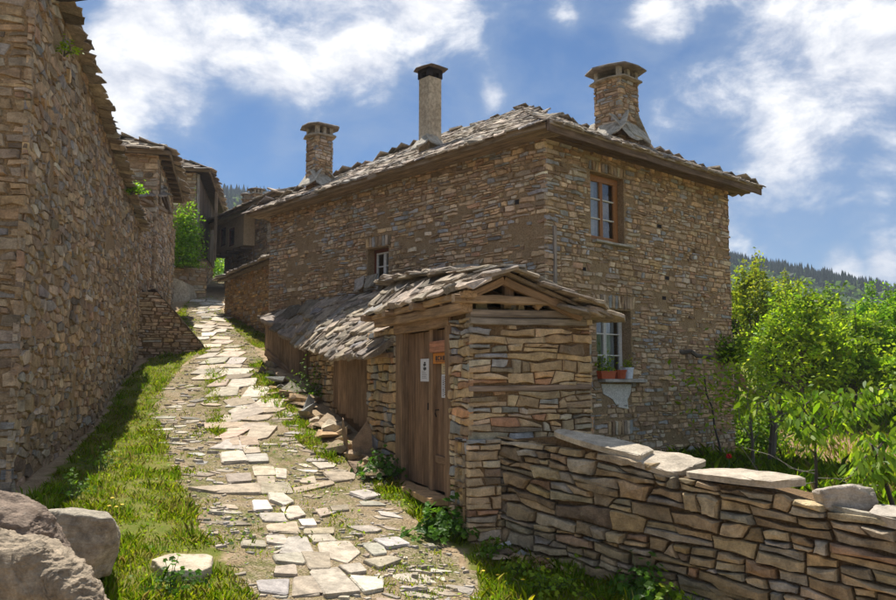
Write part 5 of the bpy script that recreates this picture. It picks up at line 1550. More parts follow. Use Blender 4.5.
# low stone outbuilding next to the main house
w5a = at_y(222, 281, 27.0); w5b = at_y(269, 263.5, 22.4); z5 = (w5a[2] + w5b[2]) / 2
g5a = at_y(225, 300, 26.6); g5b = at_y(270, 300, 22.3); g5a[2] = 0; g5b[2] = 0
e5 = unit(g5b - g5a); n5 = -np.cross(e5, UP); L5 = np.linalg.norm(g5b - g5a) + 1.5
h5 = thing('outbuilding', 'low stone outbuilding with pale slab eave adjoining the uphill end of the tall house', 'outbuilding', (g5a[0], g5a[1], 2.0))
mb = MB(); wall_sheet(mb, g5a, e5, 0, L5, .3, z5 - .05); p5_ = part('wall', mb, M_MORTAR, h5)
mb = MB(); wall_sheet(mb, g5a + n5 * 2.2, -n5, 0, 2.2, .3, z5 - .05); p5b_ = part('wall', mb, M_MORTAR, h5)
st = stone_face(p5_, g5a, e5, 0, L5, .3, z5 - .05, .22, .085, .02, .016, pal=LPAL, k=1.02, sat=1.15); st += stone_face(p5b_, g5a + n5 * 2.2, -n5, 0, 2.2, .3, z5 - .05, .22, .085, .02, .016, pal=LPAL)
emit_stones(st, M_STONE, 60, 45)
q5 = [g5a - e5 * .25 - n5 * .22 + UP * z5, g5a + e5 * L5 - n5 * .22 + UP * z5, g5a + e5 * L5 + n5 * 2.2 + UP * (z5 + .75), g5a - e5 * .25 + n5 * 2.2 + UP * (z5 + .55)]
mb = MB(); d_ = np.array([0, 0, .05]); mb.add(q5 + [p - d_ for p in q5], [(0, 1, 2, 3), (7, 6, 5, 4), (0, 4, 5, 1), (1, 5, 6, 2), (2, 6, 7, 3), (3, 7, 4, 0)], (.22, .16, .09)); r5 = part('roof', mb, M_WOOD, h5)
emit_slates(lay_slates(r5, q5, .28, .42, .04, .1, tz=1.3), 100, 14)

# ================================================================== GARDEN WALL
d0 = at_y(499, 480, 8.55); d0[2] = 0; d1 = at_y(900, 520, 6.0); d1[2] = 0
eg = unit(d1 - d0); Lgw = np.linalg.norm(d1 - d0) + 1.6; ng = np.cross(eg, UP)
def DS(u, v): p = on_plane(u, v, d0, eg); return float(np.dot(p - d0, eg)), float(p[2])
prof = [DS(u, v) for u, v in ((499, 437), (560, 434), (600, 444), (645, 463), (700, 479), (745, 484), (800, 497), (850, 508), (900, 519))]
prof = [(p[0], p[1]) for p in prof] + [(Lgw, prof[-1][1] - .25)]
gw = thing('garden_wall', 'low dry stone garden wall with loose coping slabs running down from the gatehouse', 'wall', (d0[0], d0[1], -1.75))
mbw = MB(); P_ = [(prof[0][0], -2.0)] + [(Lgw, -2.7)] + prof[::-1]
pf = [d0 + eg * s + UP * (h - (0.02 if i > 1 else 0)) - ng * .03 for i, (s, h) in enumerate(P_)]; pk = [p - ng * .45 for p in pf]; k = len(pf)
for i in range(len(prof) - 1):
    a_, b_ = prof[i], prof[i + 1]; zA = -2.2 - .5 * a_[0] / Lgw
    v = [d0 + eg * a_[0] + UP * -2.6 - ng * .04, d0 + eg * b_[0] + UP * -2.6 - ng * .04, d0 + eg * b_[0] + UP * (b_[1] - .03) - ng * .04, d0 + eg * a_[0] + UP * (a_[1] - .03) - ng * .04]
    w_ = [p - ng * .42 for p in v]; mbw.add(v + w_, [(0, 1, 2, 3), (3, 2, 6, 7), (5, 4, 7, 6)], (.1, .07, .05))
gwp = part('core', mbw, M_JOINT, gw)
DPAL = [((.37, .25, .11), 30), ((.44, .315, .155), 24), ((.34, .27, .165), 20), ((.30, .255, .19), 10), ((.50, .32, .11), 8), ((.24, .165, .085), 10), ((.40, .23, .11), 5)]
st = []
for i in range(len(prof) - 1):
    pass
# courses that dip with the ground: lay the stones in a sheared frame along the sloping top
tops = np.array(prof)
def shear(s): return float(np.interp(s, [0, Lgw], [0, -.42]))
def szf(x, y): return .72 + .75 * (x / Lgw)
sd = courses(-.05, Lgw, -2.2, .1, .25, .078, .6, szf)
Bd = [(-.02, -2.3), (Lgw, -2.3), (Lgw, 0.0), (-.02, 0.0)]
for P in coursed(-.02, Lgw, -2.3, .0, .24, .104, .017, Bd, .42, .6, .62):
    Pw = [(s, h - .62 + shear(s)) for s, h in P]
    cs = np.mean([p[0] for p in Pw]); ch = np.mean([p[1] for p in Pw])
    tz = float(np.interp(cs, tops[:, 0], tops[:, 1]))
    if ch > tz: continue
    Pw = clip(Pw, 0, 1, tz + .02)
    if len(Pw) < 3: continue
    s_ = make_stone(Pw, d0, eg, UP, ng, random.uniform(.015, .085), tint_of(DPAL), True, .05, 3, .86)
    if s_: st.append((gwp, s_))
emit_stones(st, M_DARKSTONE, 300, 20)
# coping: big flat slabs traced as they lie, and blocks
def coping_slab(pix, vfront, tint, tilt=.16, th_=.045, out=.04):
    """a flat stone plate on the wall top: its outline lies in a plane that tilts gently towards the lane"""
    u0, v0_ = vfront[0]; u1, v1_ = vfront[1]
    a_ = on_plane(u0, v0_, d0 + ng * out, eg); b_ = on_plane(u1, v1_, d0 + ng * out, eg)
    x_ = unit(b_ - a_); y_ = unit(-ng + UP * tilt); n_ = unit(np.cross(x_, y_)); n_ = n_ if n_[2] > 0 else -n_; y_ = np.cross(n_, x_)
    P = []
    for u, v in pix:
        d_ = px_ray(u, v); q = d_ * (np.dot(a_, n_) / np.dot(d_, n_)); P.append((np.dot(q - a_, x_), np.dot(q - a_, y_)))
    s_ = make_stone(P, a_, x_, y_, n_, .012, tint, 2, th_, 3, .97, .12)
    mb = MB(); mb.add(s_.V, s_.F, s_.tint); m_ = len(s_.V) // 3
    mb.F.append(tuple(range(m_))[::-1])
    return part('coping_slab', mb, M_PAVE, gw)
coping_slab([(553, 432), (559, 429), (600, 436), (655, 450), (640, 457), (600, 447)], [(556, 433), (640, 457)], (.50, .43, .33))
coping_slab([(631, 459), (645, 450), (680, 454), (708, 461), (690, 468), (671, 474)], [(631, 460), (672, 474)], (.46, .39, .30), .22)
coping_slab([(684, 472), (705, 469), (735, 469.5), (775, 474), (808, 480), (775, 483), (735, 479)], [(684, 473), (775, 482)], (.47, .40, .31), .08)
coping_slab([(868, 514), (878, 506), (915, 509), (950, 520), (930, 528), (895, 521)], [(868, 515), (920, 524)], (.44, .38, .31), .12, .06)

# ================================================================== BOULDERS
def rock(points, base, name, label, mat, tint, noise_amp=.05, sub=4, freq=2.2, planes=0, group=None, vox=None):
    bm = bmesh.new()
    for p in points: bm.verts.new(np.asarray(p, float) - base)
    bmesh.ops.convex_hull(bm, input=bm.verts)
    bmesh.ops.delete(bm, geom=[v for v in bm.verts if not v.link_faces], context='VERTS')
    if sub > 3:
        for _ in range(9):
            nd = Vector((random.gauss(0, 1), random.gauss(-.3, 1), random.gauss(.2, .8))).normalized(); d_ = max(v.co.dot(nd) for v in bm.verts); lo_ = min(v.co.dot(nd) for v in bm.verts)
            bmesh.ops.bisect_plane(bm, geom=bm.verts[:] + bm.edges[:] + bm.faces[:], plane_co=nd * (d_ - (d_ - lo_) * random.uniform(.03, .075)), plane_no=nd, clear_outer=True)
            bmesh.ops.holes_fill(bm, edges=[e for e in bm.edges if e.is_boundary])
    bmesh.ops.triangulate(bm, faces=bm.faces)
    for i in range(sub):
        bmesh.ops.subdivide_edges(bm, edges=bm.edges, cuts=1, use_grid_fill=True)
        if i == 1 and sub > 3: bmesh.ops.smooth_vert(bm, verts=bm.verts, factor=.10, use_axis_x=True, use_axis_y=True, use_axis_z=True)
    bmesh.ops.triangulate(bm, faces=bm.faces)
    bm.normal_update(); off = Vector((random.random() * 50, random.random() * 50, 0))
    for v in bm.verts:
        c = Vector(v.co); q = Vector((c.x, c.y, c.z * 2.0))
        n_ = mnoise.fractal(q * freq + off, 1.0, 2.1, 6) * noise_amp + mnoise.ridged_multi_fractal(q * freq * 1.6 + off, .9, 2.2, 5, 1.0, 2.0) * noise_amp * .35
        if sub > 3: n_ += mnoise.fractal(q * freq * 6 + off, .9, 2.1, 5) * noise_amp * .22 + (mnoise.ridged_multi_fractal(q * freq * 3.1 + off, .8, 2.2, 6, 1.0, 2.2) - 1.0) * noise_amp * .2
        v.co = c + v.normal * n_
    me = bpy.data.meshes.new(name); bm.to_mesh(me); bm.free()
    a = me.attributes.new('tint', 'FLOAT_COLOR', 'POINT'); T = np.ones((len(me.vertices), 4), np.float32); T[:, :3] = tint; a.data.foreach_set('color', T.ravel())
    me.materials.append(mat)
    if sub > 3: me.shade_smooth()
    o = link(name, me, None, base); o['label'] = label; o['category'] = 'boulder'
    if group: o['group'] = group
    BASE[o.name] = np.asarray(base, float); return o
def hull(pix, y0, y1, push=(0, 0, 0), shrink=.85):
    P = [at_y(u, v, y0) for u, v in pix]; c = np.mean(P, axis=0)
    Q = [at_y(u, v, y1) for u, v in pix]; c = np.mean(Q, axis=0); return P + [c + (p - c) * shrink for p in Q]
rock(hull([(-40, 500), (0, 489), (22, 494), (46, 510), (62, 535), (80, 570), (100, 640), (20, 760), (-160, 760), (-170, 560)], 4.15, 5.0, shrink=.9), ground(20, 600) * 0 + np.array([-2.3, 4.4, -1.6]), 'boulder', 'dark purplish brown boulder slab standing behind the tan boulder', M_BIG, (.235, .175, .13), .035, 5)
rock(hull([(-60, 530), (0, 528), (32, 541), (52, 553), (72, 566), (92, 585), (112, 612), (120, 760), (-160, 790), (-180, 560)], 3.45, 4.1, shrink=.92), np.array([-1.9, 3.6, -1.7]), 'boulder', 'tan and grey jagged boulder at the lower corner of the view', M_BIG, (.36, .285, .20), .045, 5)
rock(hull([(48, 513), (70, 510), (96, 512), (108, 514), (117, 528), (117, 552), (108, 574), (72, 580), (46, 572)], 5.55, 6.3, shrink=1.0), ground(85, 555), 'boulder', 'squared pale grey block lying in the grass behind the big boulders', M_BIG, (.38, .33, .25), .02, 5)
fl = [ground(u, v) for u, v in ((148, 570), (166, 565), (200, 564), (212, 567), (212, 577), (200, 583), (168, 582))]
rock([p + UP * .085 for p in fl] + [p + (p - np.mean(fl, axis=0)) * .06 - UP * .12 for p in fl], ground(180, 575), 'boulder', 'flat pale slab half sunk in the grass by the paving', M_PAVE, (.56, .47, .34), .012)
rock(hull([(813, 492), (830, 489), (852, 487), (872, 490), (878, 503), (862, 515), (838, 511), (818, 503)], 6.35, 6.75, shrink=.9), on_plane(845, 510, d0, eg), 'coping_rock', 'big rounded pale rock resting on top of the garden wall', M_PAVE, (.44, .38, .31), .018)
# loose stones fallen along the foot of the shed
nloose = 0
for i in range(70):
    f = i / 70; u = np.interp(f, [0, .2, .5, 1], [272, 300, 332, 392]); v = np.interp(f, [0, .2, .5, 1], [368, 396, 428, 482])
    u += random.gauss(0, 5) - 5; v += random.gauss(0, 5) + 2
    g_ = ground(u, v); r = random.uniform(.05, .12)
    P = [g_ + np.array([random.gauss(0, r), random.gauss(0, r), abs(random.gauss(0, r * .7)) + (.05 if i % 3 == 0 else 0)]) for _ in range(11)]
    rock(P, g_, 'loose_stone', 'loose rubble stone fallen along the foot of the plank shed', M_STONE, tint_of(GPAL, .95, .8), .012, 1, 6.0, group='rubble stones along the shed')
for i in range(22):
    u = random.uniform(478, 560); v = np.interp(u, [478, 560], [544, 562]) + random.uniform(0, 14); g_ = ground(u, v); r = random.uniform(.025, .07)
    P = [g_ + np.array([random.gauss(0, r), random.gauss(0, r), abs(random.gauss(0, r * .6))]) for _ in range(9)]
    rock(P, g_, 'loose_stone', 'small stone chip at the foot of the garden wall by the gatehouse', M_STONE, tint_of(GPAL, 1.05, .8), .008, 1, 8.0, group='stone chips by the garden wall')
for j, (u, v, w, h_, rot) in enumerate(((347, 446, .20, .20, 1.2), (363, 452, .24, .22, -.2))):
    c_ = ground(u, v + 10) + UP * .07; k = random.randrange(36); nl = unit(nS + UP * .9); tx = unit(-G - nl * np.dot(-G, nl)); ty = np.cross(nl, tx)
    x_ = tx * math.cos(rot) + ty * math.sin(rot); y_ = np.cross(nl, x_); mb = MB(); mb.add(np.array(PROTO[k].V) @ np.array([x_ * w, y_ * h_, nl * 1.1]).T + c_, PROTO[k].F, (.27, .19, .13))
    thing('leaning_slab', ('flat brown slab lying on the rubble at the foot of the shed planks', 'wider brown slab propped against the shed foot nearer the gate')[j], 'stone', c_, None, mb, M_STONE)
# ================================================================== PLANTS
def quads_obj(name, V, T, mat, parent=None, base=(0, 0, 0), kind=None, nv=4):
    """V (n, nv, 3) separate polygons"""
    n = len(V); me = bpy.data.meshes.new(name)
    co = (V.reshape(-1, 3) - np.asarray(base)).astype(np.float32)
    me.vertices.add(len(co)); me.vertices.foreach_set('co', co.ravel())
    me.loops.add(n * nv); me.loops.foreach_set('vertex_index', np.arange(n * nv, dtype=np.int32))
    me.polygons.add(n); me.polygons.foreach_set('loop_start', np.arange(0, n * nv, nv, dtype=np.int32)); me.polygons.foreach_set('loop_total', np.full(n, nv, np.int32))
    me.update(calc_edges=True)
    a = me.attributes.new('tint', 'FLOAT_COLOR', 'POINT'); t4 = np.ones((n, nv, 4), np.float32); t4[:, :, :3] = T[:, None, :]; a.data.foreach_set('color', t4.ravel())
    me.materials.append(mat)
    return link(name, me, parent, (0, 0, 0), kind)
def nrm(a): return a / (np.linalg.norm(a, axis=-1, keepdims=True) + 1e-9)
def leaf_quads(C, size, asp, dirs=None, droop=0.0, up_bias=.3):
    n = len(C)
    a = rng.normal(size=(n, 3)); a[:, 2] *= .6
    if dirs is not None: a = dirs + a * .5
    a[:, 2] -= droop
    a = nrm(a); nn = rng.normal(size=(n, 3)); nn[:, 2] += up_bias * 3
    b = nrm(np.cross(nn, a)); k = nrm(np.cross(a, b))
    L = (size * np.exp(rng.normal(0, .22, n)))[:, None]; Wd_ = L * asp * .5
    return np.stack([C - a * L * .5, C + b * Wd_ - a * L * .05 + k * L * .06, C + a * L * .5 - k * L * .05, C - b * Wd_ - a * L * .05 + k * L * .06], 1)
def long_leaves(C, size, asp, dirs, droop):
    n = len(C); a = dirs + rng.normal(size=(n, 3)) * .35; a[:, 2] -= droop; a = nrm(a); nn = rng.normal(size=(n, 3)) * .6; nn[:, 2] += .7; nn[:, 1] -= .5
    b = nrm(np.cross(nn, a)); k = nrm(np.cross(a, b)); L = (size * np.exp(rng.normal(0, .2, n)))[:, None]; W_ = L * asp * .5
    f = lambda t, w, z: C + a * L * (t - .5) + b * W_ * w + k * L * z
    return np.stack([f(0, 0, 0), f(.25, .8, .05), f(.55, 1.0, .06), f(.85, .45, .0), f(1.0, 0, -.08), f(.75, -.7, .02), f(.35, -1.0, .06)], 1)
def tints(n, cols, var=.18):
    c = np.array(cols)[rng.integers(0, len(cols), n)]
    return np.clip(c * np.exp(rng.normal(0, var, (n, 1))) * (1 + rng.normal(0, .05, (n, 3))), .004, .8)
GREEN = [(.21, .32, .018), (.26, .37, .022), (.14, .24, .015), (.30, .39, .03)]
DEEP = [(.12, .21, .016), (.15, .25, .02), (.08, .15, .014)]
YELL = [(.27, .32, .03), (.23, .29, .028), (.30, .32, .045), (.18, .25, .025)]
BRIGHT = [(.19, .34, .018), (.24, .39, .028), (.13, .26, .016)]
def tree(name, label, x, y, top, hw, cols, n=9000, leaf=.10, trunk_h=.32, clumps=70, group=None, tr=.09, lean=0, z0=None, bark=(.13, .10, .075), elong=1.0, sig=.14):
    z0 = g1(x, y) if z0 is None else z0
    H = top - z0; base = np.array([x, y, z0 - .1])
    t_ = thing(name, label, 'tree', base, group)
    cz = z0 + H * (trunk_h + (1 - trunk_h) / 2); rv = H * (1 - trunk_h) / 2
    cc = []
    while len(cc) < clumps:
        p = rng.normal(size=3); p /= np.linalg.norm(p); r = rng.random() ** .45 * (1 + rng.normal(0, .10))
        q = p * r; q[:2] *= (1 - .35 * max(0, q[2])); cc.append((x + lean * (q[2] + 1) + q[0] * hw, y + q[1] * hw * .9, cz + q[2] * rv * elong))
    cc = np.array(cc)
    mb = MB(); top_p = np.array([x + lean, y, z0 + H * .8])
    pts = [base, base + (top_p - base) * .3 + rng.normal(0, .04, 3), base + (top_p - base) * .6 + rng.normal(0, .06, 3), top_p]
    tube(mb, pts, [tr, tr * .75, tr * .5, tr * .15], 7, bark)
    trunk = part('trunk', mb, M_BARK, t_)
    for i in rng.permutation(len(cc))[:20]:
        f = random.uniform(.3, .75); s_ = base + (top_p - base) * f; e_ = cc[i]
        if e_[2] < s_[2]: s_ = base + (top_p - base) * .3
        m_ = (s_ + e_) / 2 + np.array([0, 0, -.04 * H]) + rng.normal(0, .05, 3)
        mb = MB(); tube(mb, [s_, m_, e_], [tr * .38, tr * .24, .008], 5, bark); part('limb', mb, M_BARK, t_)
    per = rng.multinomial(n, rng.dirichlet(np.full(len(cc), 3.0))); C = np.repeat(cc, per, axis=0)
    sg = np.repeat(rng.uniform(.6, 1.4, len(cc)) * sig * hw, per)[:, None]
    C = C + rng.normal(size=C.shape) * sg * np.array([1, 1, .75])
    Q = leaf_quads(C, leaf, .5)
    kk = np.repeat(np.exp(rng.normal(0, .26, len(cc))), per)[:, None]
    quads_obj('crown', Q, np.clip(tints(len(C), cols) * kk, .004, .7), M_LEAF, t_, base, 'stuff')
    for i in range(7):      # young shoots standing out of the crown
        s_ = cc[int(np.argsort(-cc[:, 2])[i * 2])]; e_ = s_ + np.array([random.gauss(0, .15), random.gauss(0, .15), random.uniform(.4, .9)])
        mb = MB(); tube(mb, [s_ - UP * .3, (s_ + e_) / 2 + rng.normal(0, .04, 3), e_], [.014, .009, .004], 4, bark); part('shoot', mb, M_BARK, t_)
        nn_ = 45; f = rng.random((nn_, 1)); C2 = s_ + (e_ - s_) * f + rng.normal(0, .07, (nn_, 3)); SH.append((t_, base, C2))
    C2 = np.concatenate([x[2] for x in SH if x[0] is t_]); quads_obj('shoot_leaves', leaf_quads(C2, leaf, .5), tints(len(C2), cols), M_LEAF, t_, base, 'stuff')
    return t_
SH = []
def PXY(u, y): return (u - 448) / FPX * y * 1.0
tl = [('fresh green walnut tree', GREEN, 22.0, 800, 298, 44, 'dense fresh green tree spreading in the middle of the orchard'),
      ('y', YELL, 25.0, 757, 264, 30, 'tall yellow green tree rising close to the house corner'),
      ('g', GREEN, 24.0, 852, 308, 38, 'mid green bushy tree with a peaked crown below the conifer hill'),
      ('b', BRIGHT, 24.0, 900, 308, 42, 'bright leafy tree at the garden edge under the hill'),
      ('d', DEEP, 23.0, 776, 322, 38, 'darker broad tree standing over the low beam by the house'),
      ('g', GREEN, 22.5, 838, 330, 42, 'low spreading fruit tree with dense crown behind the cherry sapling'),
      ('b', YELL, 29.0, 790, 284, 28, 'slender pale green tree showing between the yellow tree and the hill'),
      ('d', DEEP, 32.0, 826, 297, 34, 'dusky green tree in the back of the orchard under the skyline'),
      ('g', BRIGHT, 30.0, 876, 298, 26, 'narrow bright tree with pointed top against the sky'),
      ('d', DEEP, 27.0, 735, 300, 26, 'shaded tree half hidden by the house corner'),
      ('g', GREEN, 21.5, 915, 345, 40, 'leafy tree cut by the edge of the view above the wall rocks'),
      ('g', GREEN, 24.0, 980, 300, 50, 'green tree beyond the edge of the garden'), ]
for i, (_, cols, y, u, vt, hw, lab) in enumerate(tl):
    x = PXY(u, y); tree('orchard_tree', lab, x, y, at_y(u, vt, y)[2], hw / FPX * y, cols, n=6200 if y < 26 else 4500, leaf=.125 if y < 26 else .14, group='trees of the orchard', clumps=75, trunk_h=.30, tr=.10)
# bare trunk seen below the leaves, slim orchard trees
for (u, vb, vt, y, r, lab) in ((770, 470, 395, 14.5, .075, 'old orchard trunk with bare lower twigs behind the sapling'), (753, 462, 415, 13.5, .03, 'thin leaning dark stem by the house corner')):
    b_ = at_y(u, vb, y); b_[2] = g1(b_[0], b_[1]); t_ = thing('tree_trunk', lab, 'tree', b_, None)
    mb = MB(); tp = at_y(u - 3, vt, y); tube(mb, [b_ - UP * .1, (b_ + tp) / 2 + rng.normal(0, .05, 3), tp], [r, r * .8, r * .5], 7, (.17, .13, .10)); part('trunk', mb, M_BARK, t_)
    for k in range(7):
        s_ = b_ + (tp - b_) * random.uniform(.3, 1); e_ = s_ + np.array([random.gauss(0, .5), random.gauss(0, .3), random.uniform(.1, .6)])
        mb = MB(); tube(mb, [s_, (s_ + e_) / 2 + rng.normal(0, .06, 3), e_], [.014, .010, .004], 4, (.22, .18, .14)); part('twig', mb, M_BARK, t_)
    C = tp + rng.normal(size=(900, 3)) * np.array([.5, .5, .35]) + UP * .35; quads_obj('crown', leaf_quads(C, .09, .5), tints(900, GREEN), M_LEAF, t_, b_, 'stuff')
def bush(name, label, cat, c, r, n, leaf, cols, sq=(1, 1, 1), group=None, stems=8, clumps=26, asp=.55, sig=.3):
    c = np.asarray(c, float); t_ = thing(name, label, cat, c, group)
    mb = MB()
    P = rng.normal(size=(clumps, 3)); P = nrm(P) * (rng.random((clumps, 1)) ** .4); P[:, 2] = np.abs(P[:, 2]); P = c + P * r * np.array(sq)
    for i in range(stems): tube(mb, [c - UP * .05, (c + P[i]) / 2 + rng.normal(0, r * .06, 3), P[i]], [.012 + r * .01, .010 + r * .005, .004], 4, (.13, .11, .06))
    part('stem', mb, M_BARK, t_)
    C = P[rng.integers(0, clumps, n)] + rng.normal(size=(n, 3)) * r * sig * np.array(sq)
    C[:, 2] = np.maximum(C[:, 2], c[2] + .01)
    quads_obj('foliage', leaf_quads(C, leaf, asp, up_bias=.6), tints(n, cols), M_LEAF, t_, c, 'stuff'); return t_
for (u, v, y, r, cols, lab) in ((790, 432, 25.5, .9, DEEP, 'low dark shrub at the back of the dug bed'), (855, 428, 25, 1.1, GREEN, 'low green shrub beyond the dug bed'), (752, 440, 17.2, .7, DEEP, 'small shrub at the foot of the house corner'),
                              (905, 430, 24, 1.0, DEEP, 'dark shrub at the edge of the dug bed'), (822, 425, 27, 1.2, GREEN, 'wide shrub under the orchard trees')):
    p_ = at_y(u, v, y); p_[2] = g1(p_[0], p_[1]); bush('shrub', lab, 'shrub', p_, r, 2600, .10, cols, (1, 1, 1.1))
# green bush across the lane, small plants
p_ = at_y(186, 258, 30.4); bush('bush', 'bright green bush growing on the rubble wall in front of the timbered house', 'bush', p_ + UP * -.3, 1.0, 4600, .12, BRIGHT, (.60, .6, 1.95), clumps=50, sig=.24)
p_ = at_y(210, 284, 41); p_[2] = g1(p_[0], p_[1]); bush('bush', 'sunlit green bush in the gap at the top of the lane', 'bush', p_, 1.1, 1600, .14, BRIGHT, (.7, .7, 1.5))
p_ = WP3(WS(124, 192)[0], WS(124, 192)[1], .12); bush('wall_plant', 'tuft of fresh leaves sprouting from the slate coping', 'plant', p_, .22, 260, .07, BRIGHT, (1, 1, 1), stems=4, clumps=8)
p_ = at_y(66, 55, 11.5) ; p_ = on_plane(64, 52, W0 + Wn * .1, Wd); bush('wall_plant', 'small weed under the coping high on the long wall', 'plant', p_, .14, 120, .05, GREEN, stems=3, clumps=6)
# ivy at the house corner
p_ = on_plane(727, 362, Cn + nR * .08, R); bush('ivy', 'dark green ivy clump on the house corner above the beam', 'ivy', p_, .42, 1500, .075, DEEP, (1.0, .5, 1.0), clumps=22)
# weeds along the walls: mallow clumps with round leaves
def mallow(u, v, r, n, leaf, label, cols=GREEN, hz=.9):
    c = ground(u, v); t_ = thing('weed_clump', label, 'weed', c); mb = MB()
    V = []; T = []
    P = c + np.c_[rng.normal(0, r * .5, n), rng.normal(0, r * .5, n), np.abs(rng.normal(0, r * .45, n)) * hz + .05]
    d_ = (P - c) / r; P[:, 2] = c[2] + np.maximum(.04, (P[:, 2] - c[2]) * np.clip(1.35 - .6 * np.hypot(d_[:, 0], d_[:, 1]), .15, 1.4))
    for i in range(0, n, 4): tube(mb, [c + np.array([d_[i, 0] * r * .25, d_[i, 1] * r * .25, -.02]), (c + P[i]) / 2 + UP * .03, P[i]], [.004, .0035, .002], 3, (.10, .17, .04))
    part('stem', mb, M_BARK, t_)
    m2 = MB(); cl = tints(n, cols, .2)
    for i in range(n):
        nl = unit(np.array([d_[i, 0] * .7, d_[i, 1] * .7 - .25, .8]) + rng.normal(0, .3, 3)); tx = unit(np.cross(nl, (random.random() - .5, 1, .2))); ty = np.cross(nl, tx); s_ = leaf * random.uniform(.6, 1.25)
        ring = []
        for k in range(10):
            a = 2 * math.pi * k / 10; rr = s_ * .5 * (1.0 if k % 2 == 0 else .78) * (.35 if k == 5 else 1); ring.append(P[i] + rr * (math.cos(a) * tx + math.sin(a) * ty) + nl * s_ * .12 * (1 if k % 2 else .7))
        m2.add([P[i]] + ring, [(0, 1 + k, 1 + (k + 1) % 10) for k in range(10)], tuple(cl[i]))
    part('foliage', m2, M_LEAF, t_, 'stuff'); return t_
MAL = [(.075, .17, .018), (.10, .21, .022), (.055, .13, .016)]
mallow(381, 478, .30, 190, .075, 'leafy weed clump at the wall beside the gate door', MAL)
mallow(444, 538, .31, 230, .085, 'big leafy weed clump in front of the door threshold', MAL)
mallow(492, 556, .14, 60, .055, 'small bluish weed at the foot of the stone pier', DEEP)
mallow(641, 598, .25, 110, .085, 'leafy weed clump at the foot of the garden wall', MAL)
mallow(592, 572, .16, 50, .07, 'weed sprig growing against the lower stones of the garden wall', GREEN)
mallow(668, 606, .16, 60, .07, 'low weed by the bottom stones of the garden wall', GREEN)
mallow(545, 592, .30, 120, .05, 'low spread of weeds on the verge below the stone pier', GREEN, .4)
mallow(516, 575, .22, 80, .045, 'short weeds beside the stone chips', GREEN, .4)
mallow(311, 398, .42, 260, .055, 'trailing green weeds at the stone part of the shed', DEEP, 1.3)
mallow(72, 500, .20, 70, .05, 'weeds at the foot of the near corner of the long wall', DEEP, 1.2)
mallow(100, 470, .26, 80, .045, 'weeds in the shade along the long wall', DEEP, .9)
mallow(170, 590, .20, 70, .05, 'small dark weeds by the sunken flat slab', MAL, .6)
mallow(346, 452, .2, 60, .045, 'weeds at the edge of the rubble by the paving', GREEN, .6)

# ---- grass
def blades(polys, dens, name, hmin, hmax, cols, base_w=.004, label=None, area=None, thin=None, straw=.08, falloff=7.5):
    pts = []
    for poly, k in polys:
        poly = np.asarray(poly); x0_, y0_ = poly.min(0); x1_, y1_ = poly.max(0); n = int((x1_ - x0_) * (y1_ - y0_) * dens * k)
        n = min(n, 400000)
        P = np.c_[rng.uniform(x0_, x1_, n), rng.uniform(y0_, y1_, n)]
        keep = inpoly(P, poly) & (rng.random(n) < np.minimum(1, (falloff / P[:, 1]) ** 1.1)); P = P[keep]
        pts.append(P)
    P = np.concatenate(pts)
    ns = np.array([mnoise.noise(Vector((x * 2.1, y * 2.1, 3.0))) + .6 * mnoise.noise(Vector((x * 6.5, y * 6.5, 9.0))) for x, y in P])
    keep = rng.random(len(P)) < np.clip(.55 + ns * 1.0, .03, 1); P = P[keep]; ns = ns[keep]
    if thin is not None: m_ = thin(P); P = P[m_]; ns = ns[m_]
    n = len(P); z = gz(P[:, 0], P[:, 1]); C = np.c_[P, z - .01]
    h = (hmin + (hmax - hmin) * np.clip(.45 + ns * .6, 0, 1)) * np.exp(rng.normal(0, .35, n)); w = base_w * (1 + P[:, 1] * .09) * np.exp(rng.normal(0, .25, n))
    a = rng.uniform(0, 2 * np.pi, n); sd = np.c_[np.cos(a), np.sin(a), np.zeros(n)]; ld = np.c_[-np.sin(a), np.cos(a), np.zeros(n)] * rng.uniform(.1, 1.0, n)[:, None]
    up_ = np.array([0, 0, 1.0]); m_ = C + (up_ * .62 + ld * .25) * h[:, None]; tp = C + (up_ * .9 + ld * .8) * h[:, None]
    W_ = (w * .5)[:, None] * sd
    Q = np.stack([C - W_, C + W_, m_ + W_ * .8, tp, m_ - W_ * .8], 1)
    T = tints(n, cols, .22); dry = rng.random(n) < straw; ps = np.array([mnoise.noise(Vector((x * 1.7, y * 1.7, 40.0))) for x, y in P]); dry |= (ps > .22) & (rng.random(n) < .5)
    T[dry] = tints(int(dry.sum()), [(.30, .26, .11), (.24, .22, .08)], .2)
    o = quads_obj(name, Q, T, M_GRASS, None, (0, 0, 0), 'stuff', 5)
    if label: o['label'] = label; o['category'] = 'grass'
    print(name, n); return o
GR_ = [(.20, .29, .008), (.25, .32, .010), (.14, .23, .007), (.28, .31, .02)]
def not_on_rocks(P): return np.ones(len(P), bool)
blades([(WP['verge'], 1.0), (WP['right'], .9), (WP['middle'], .8), (WP['upper'], .8), (WP['upper_left'], .8)], 13000, 'grass', .02, .06, GR_, .0034, straw=.20)
blades([(WP['corner'], .55), (WP['door'], .8)], 7000, 'shady_grass', .02, .09, GR_, .0036, straw=.08)
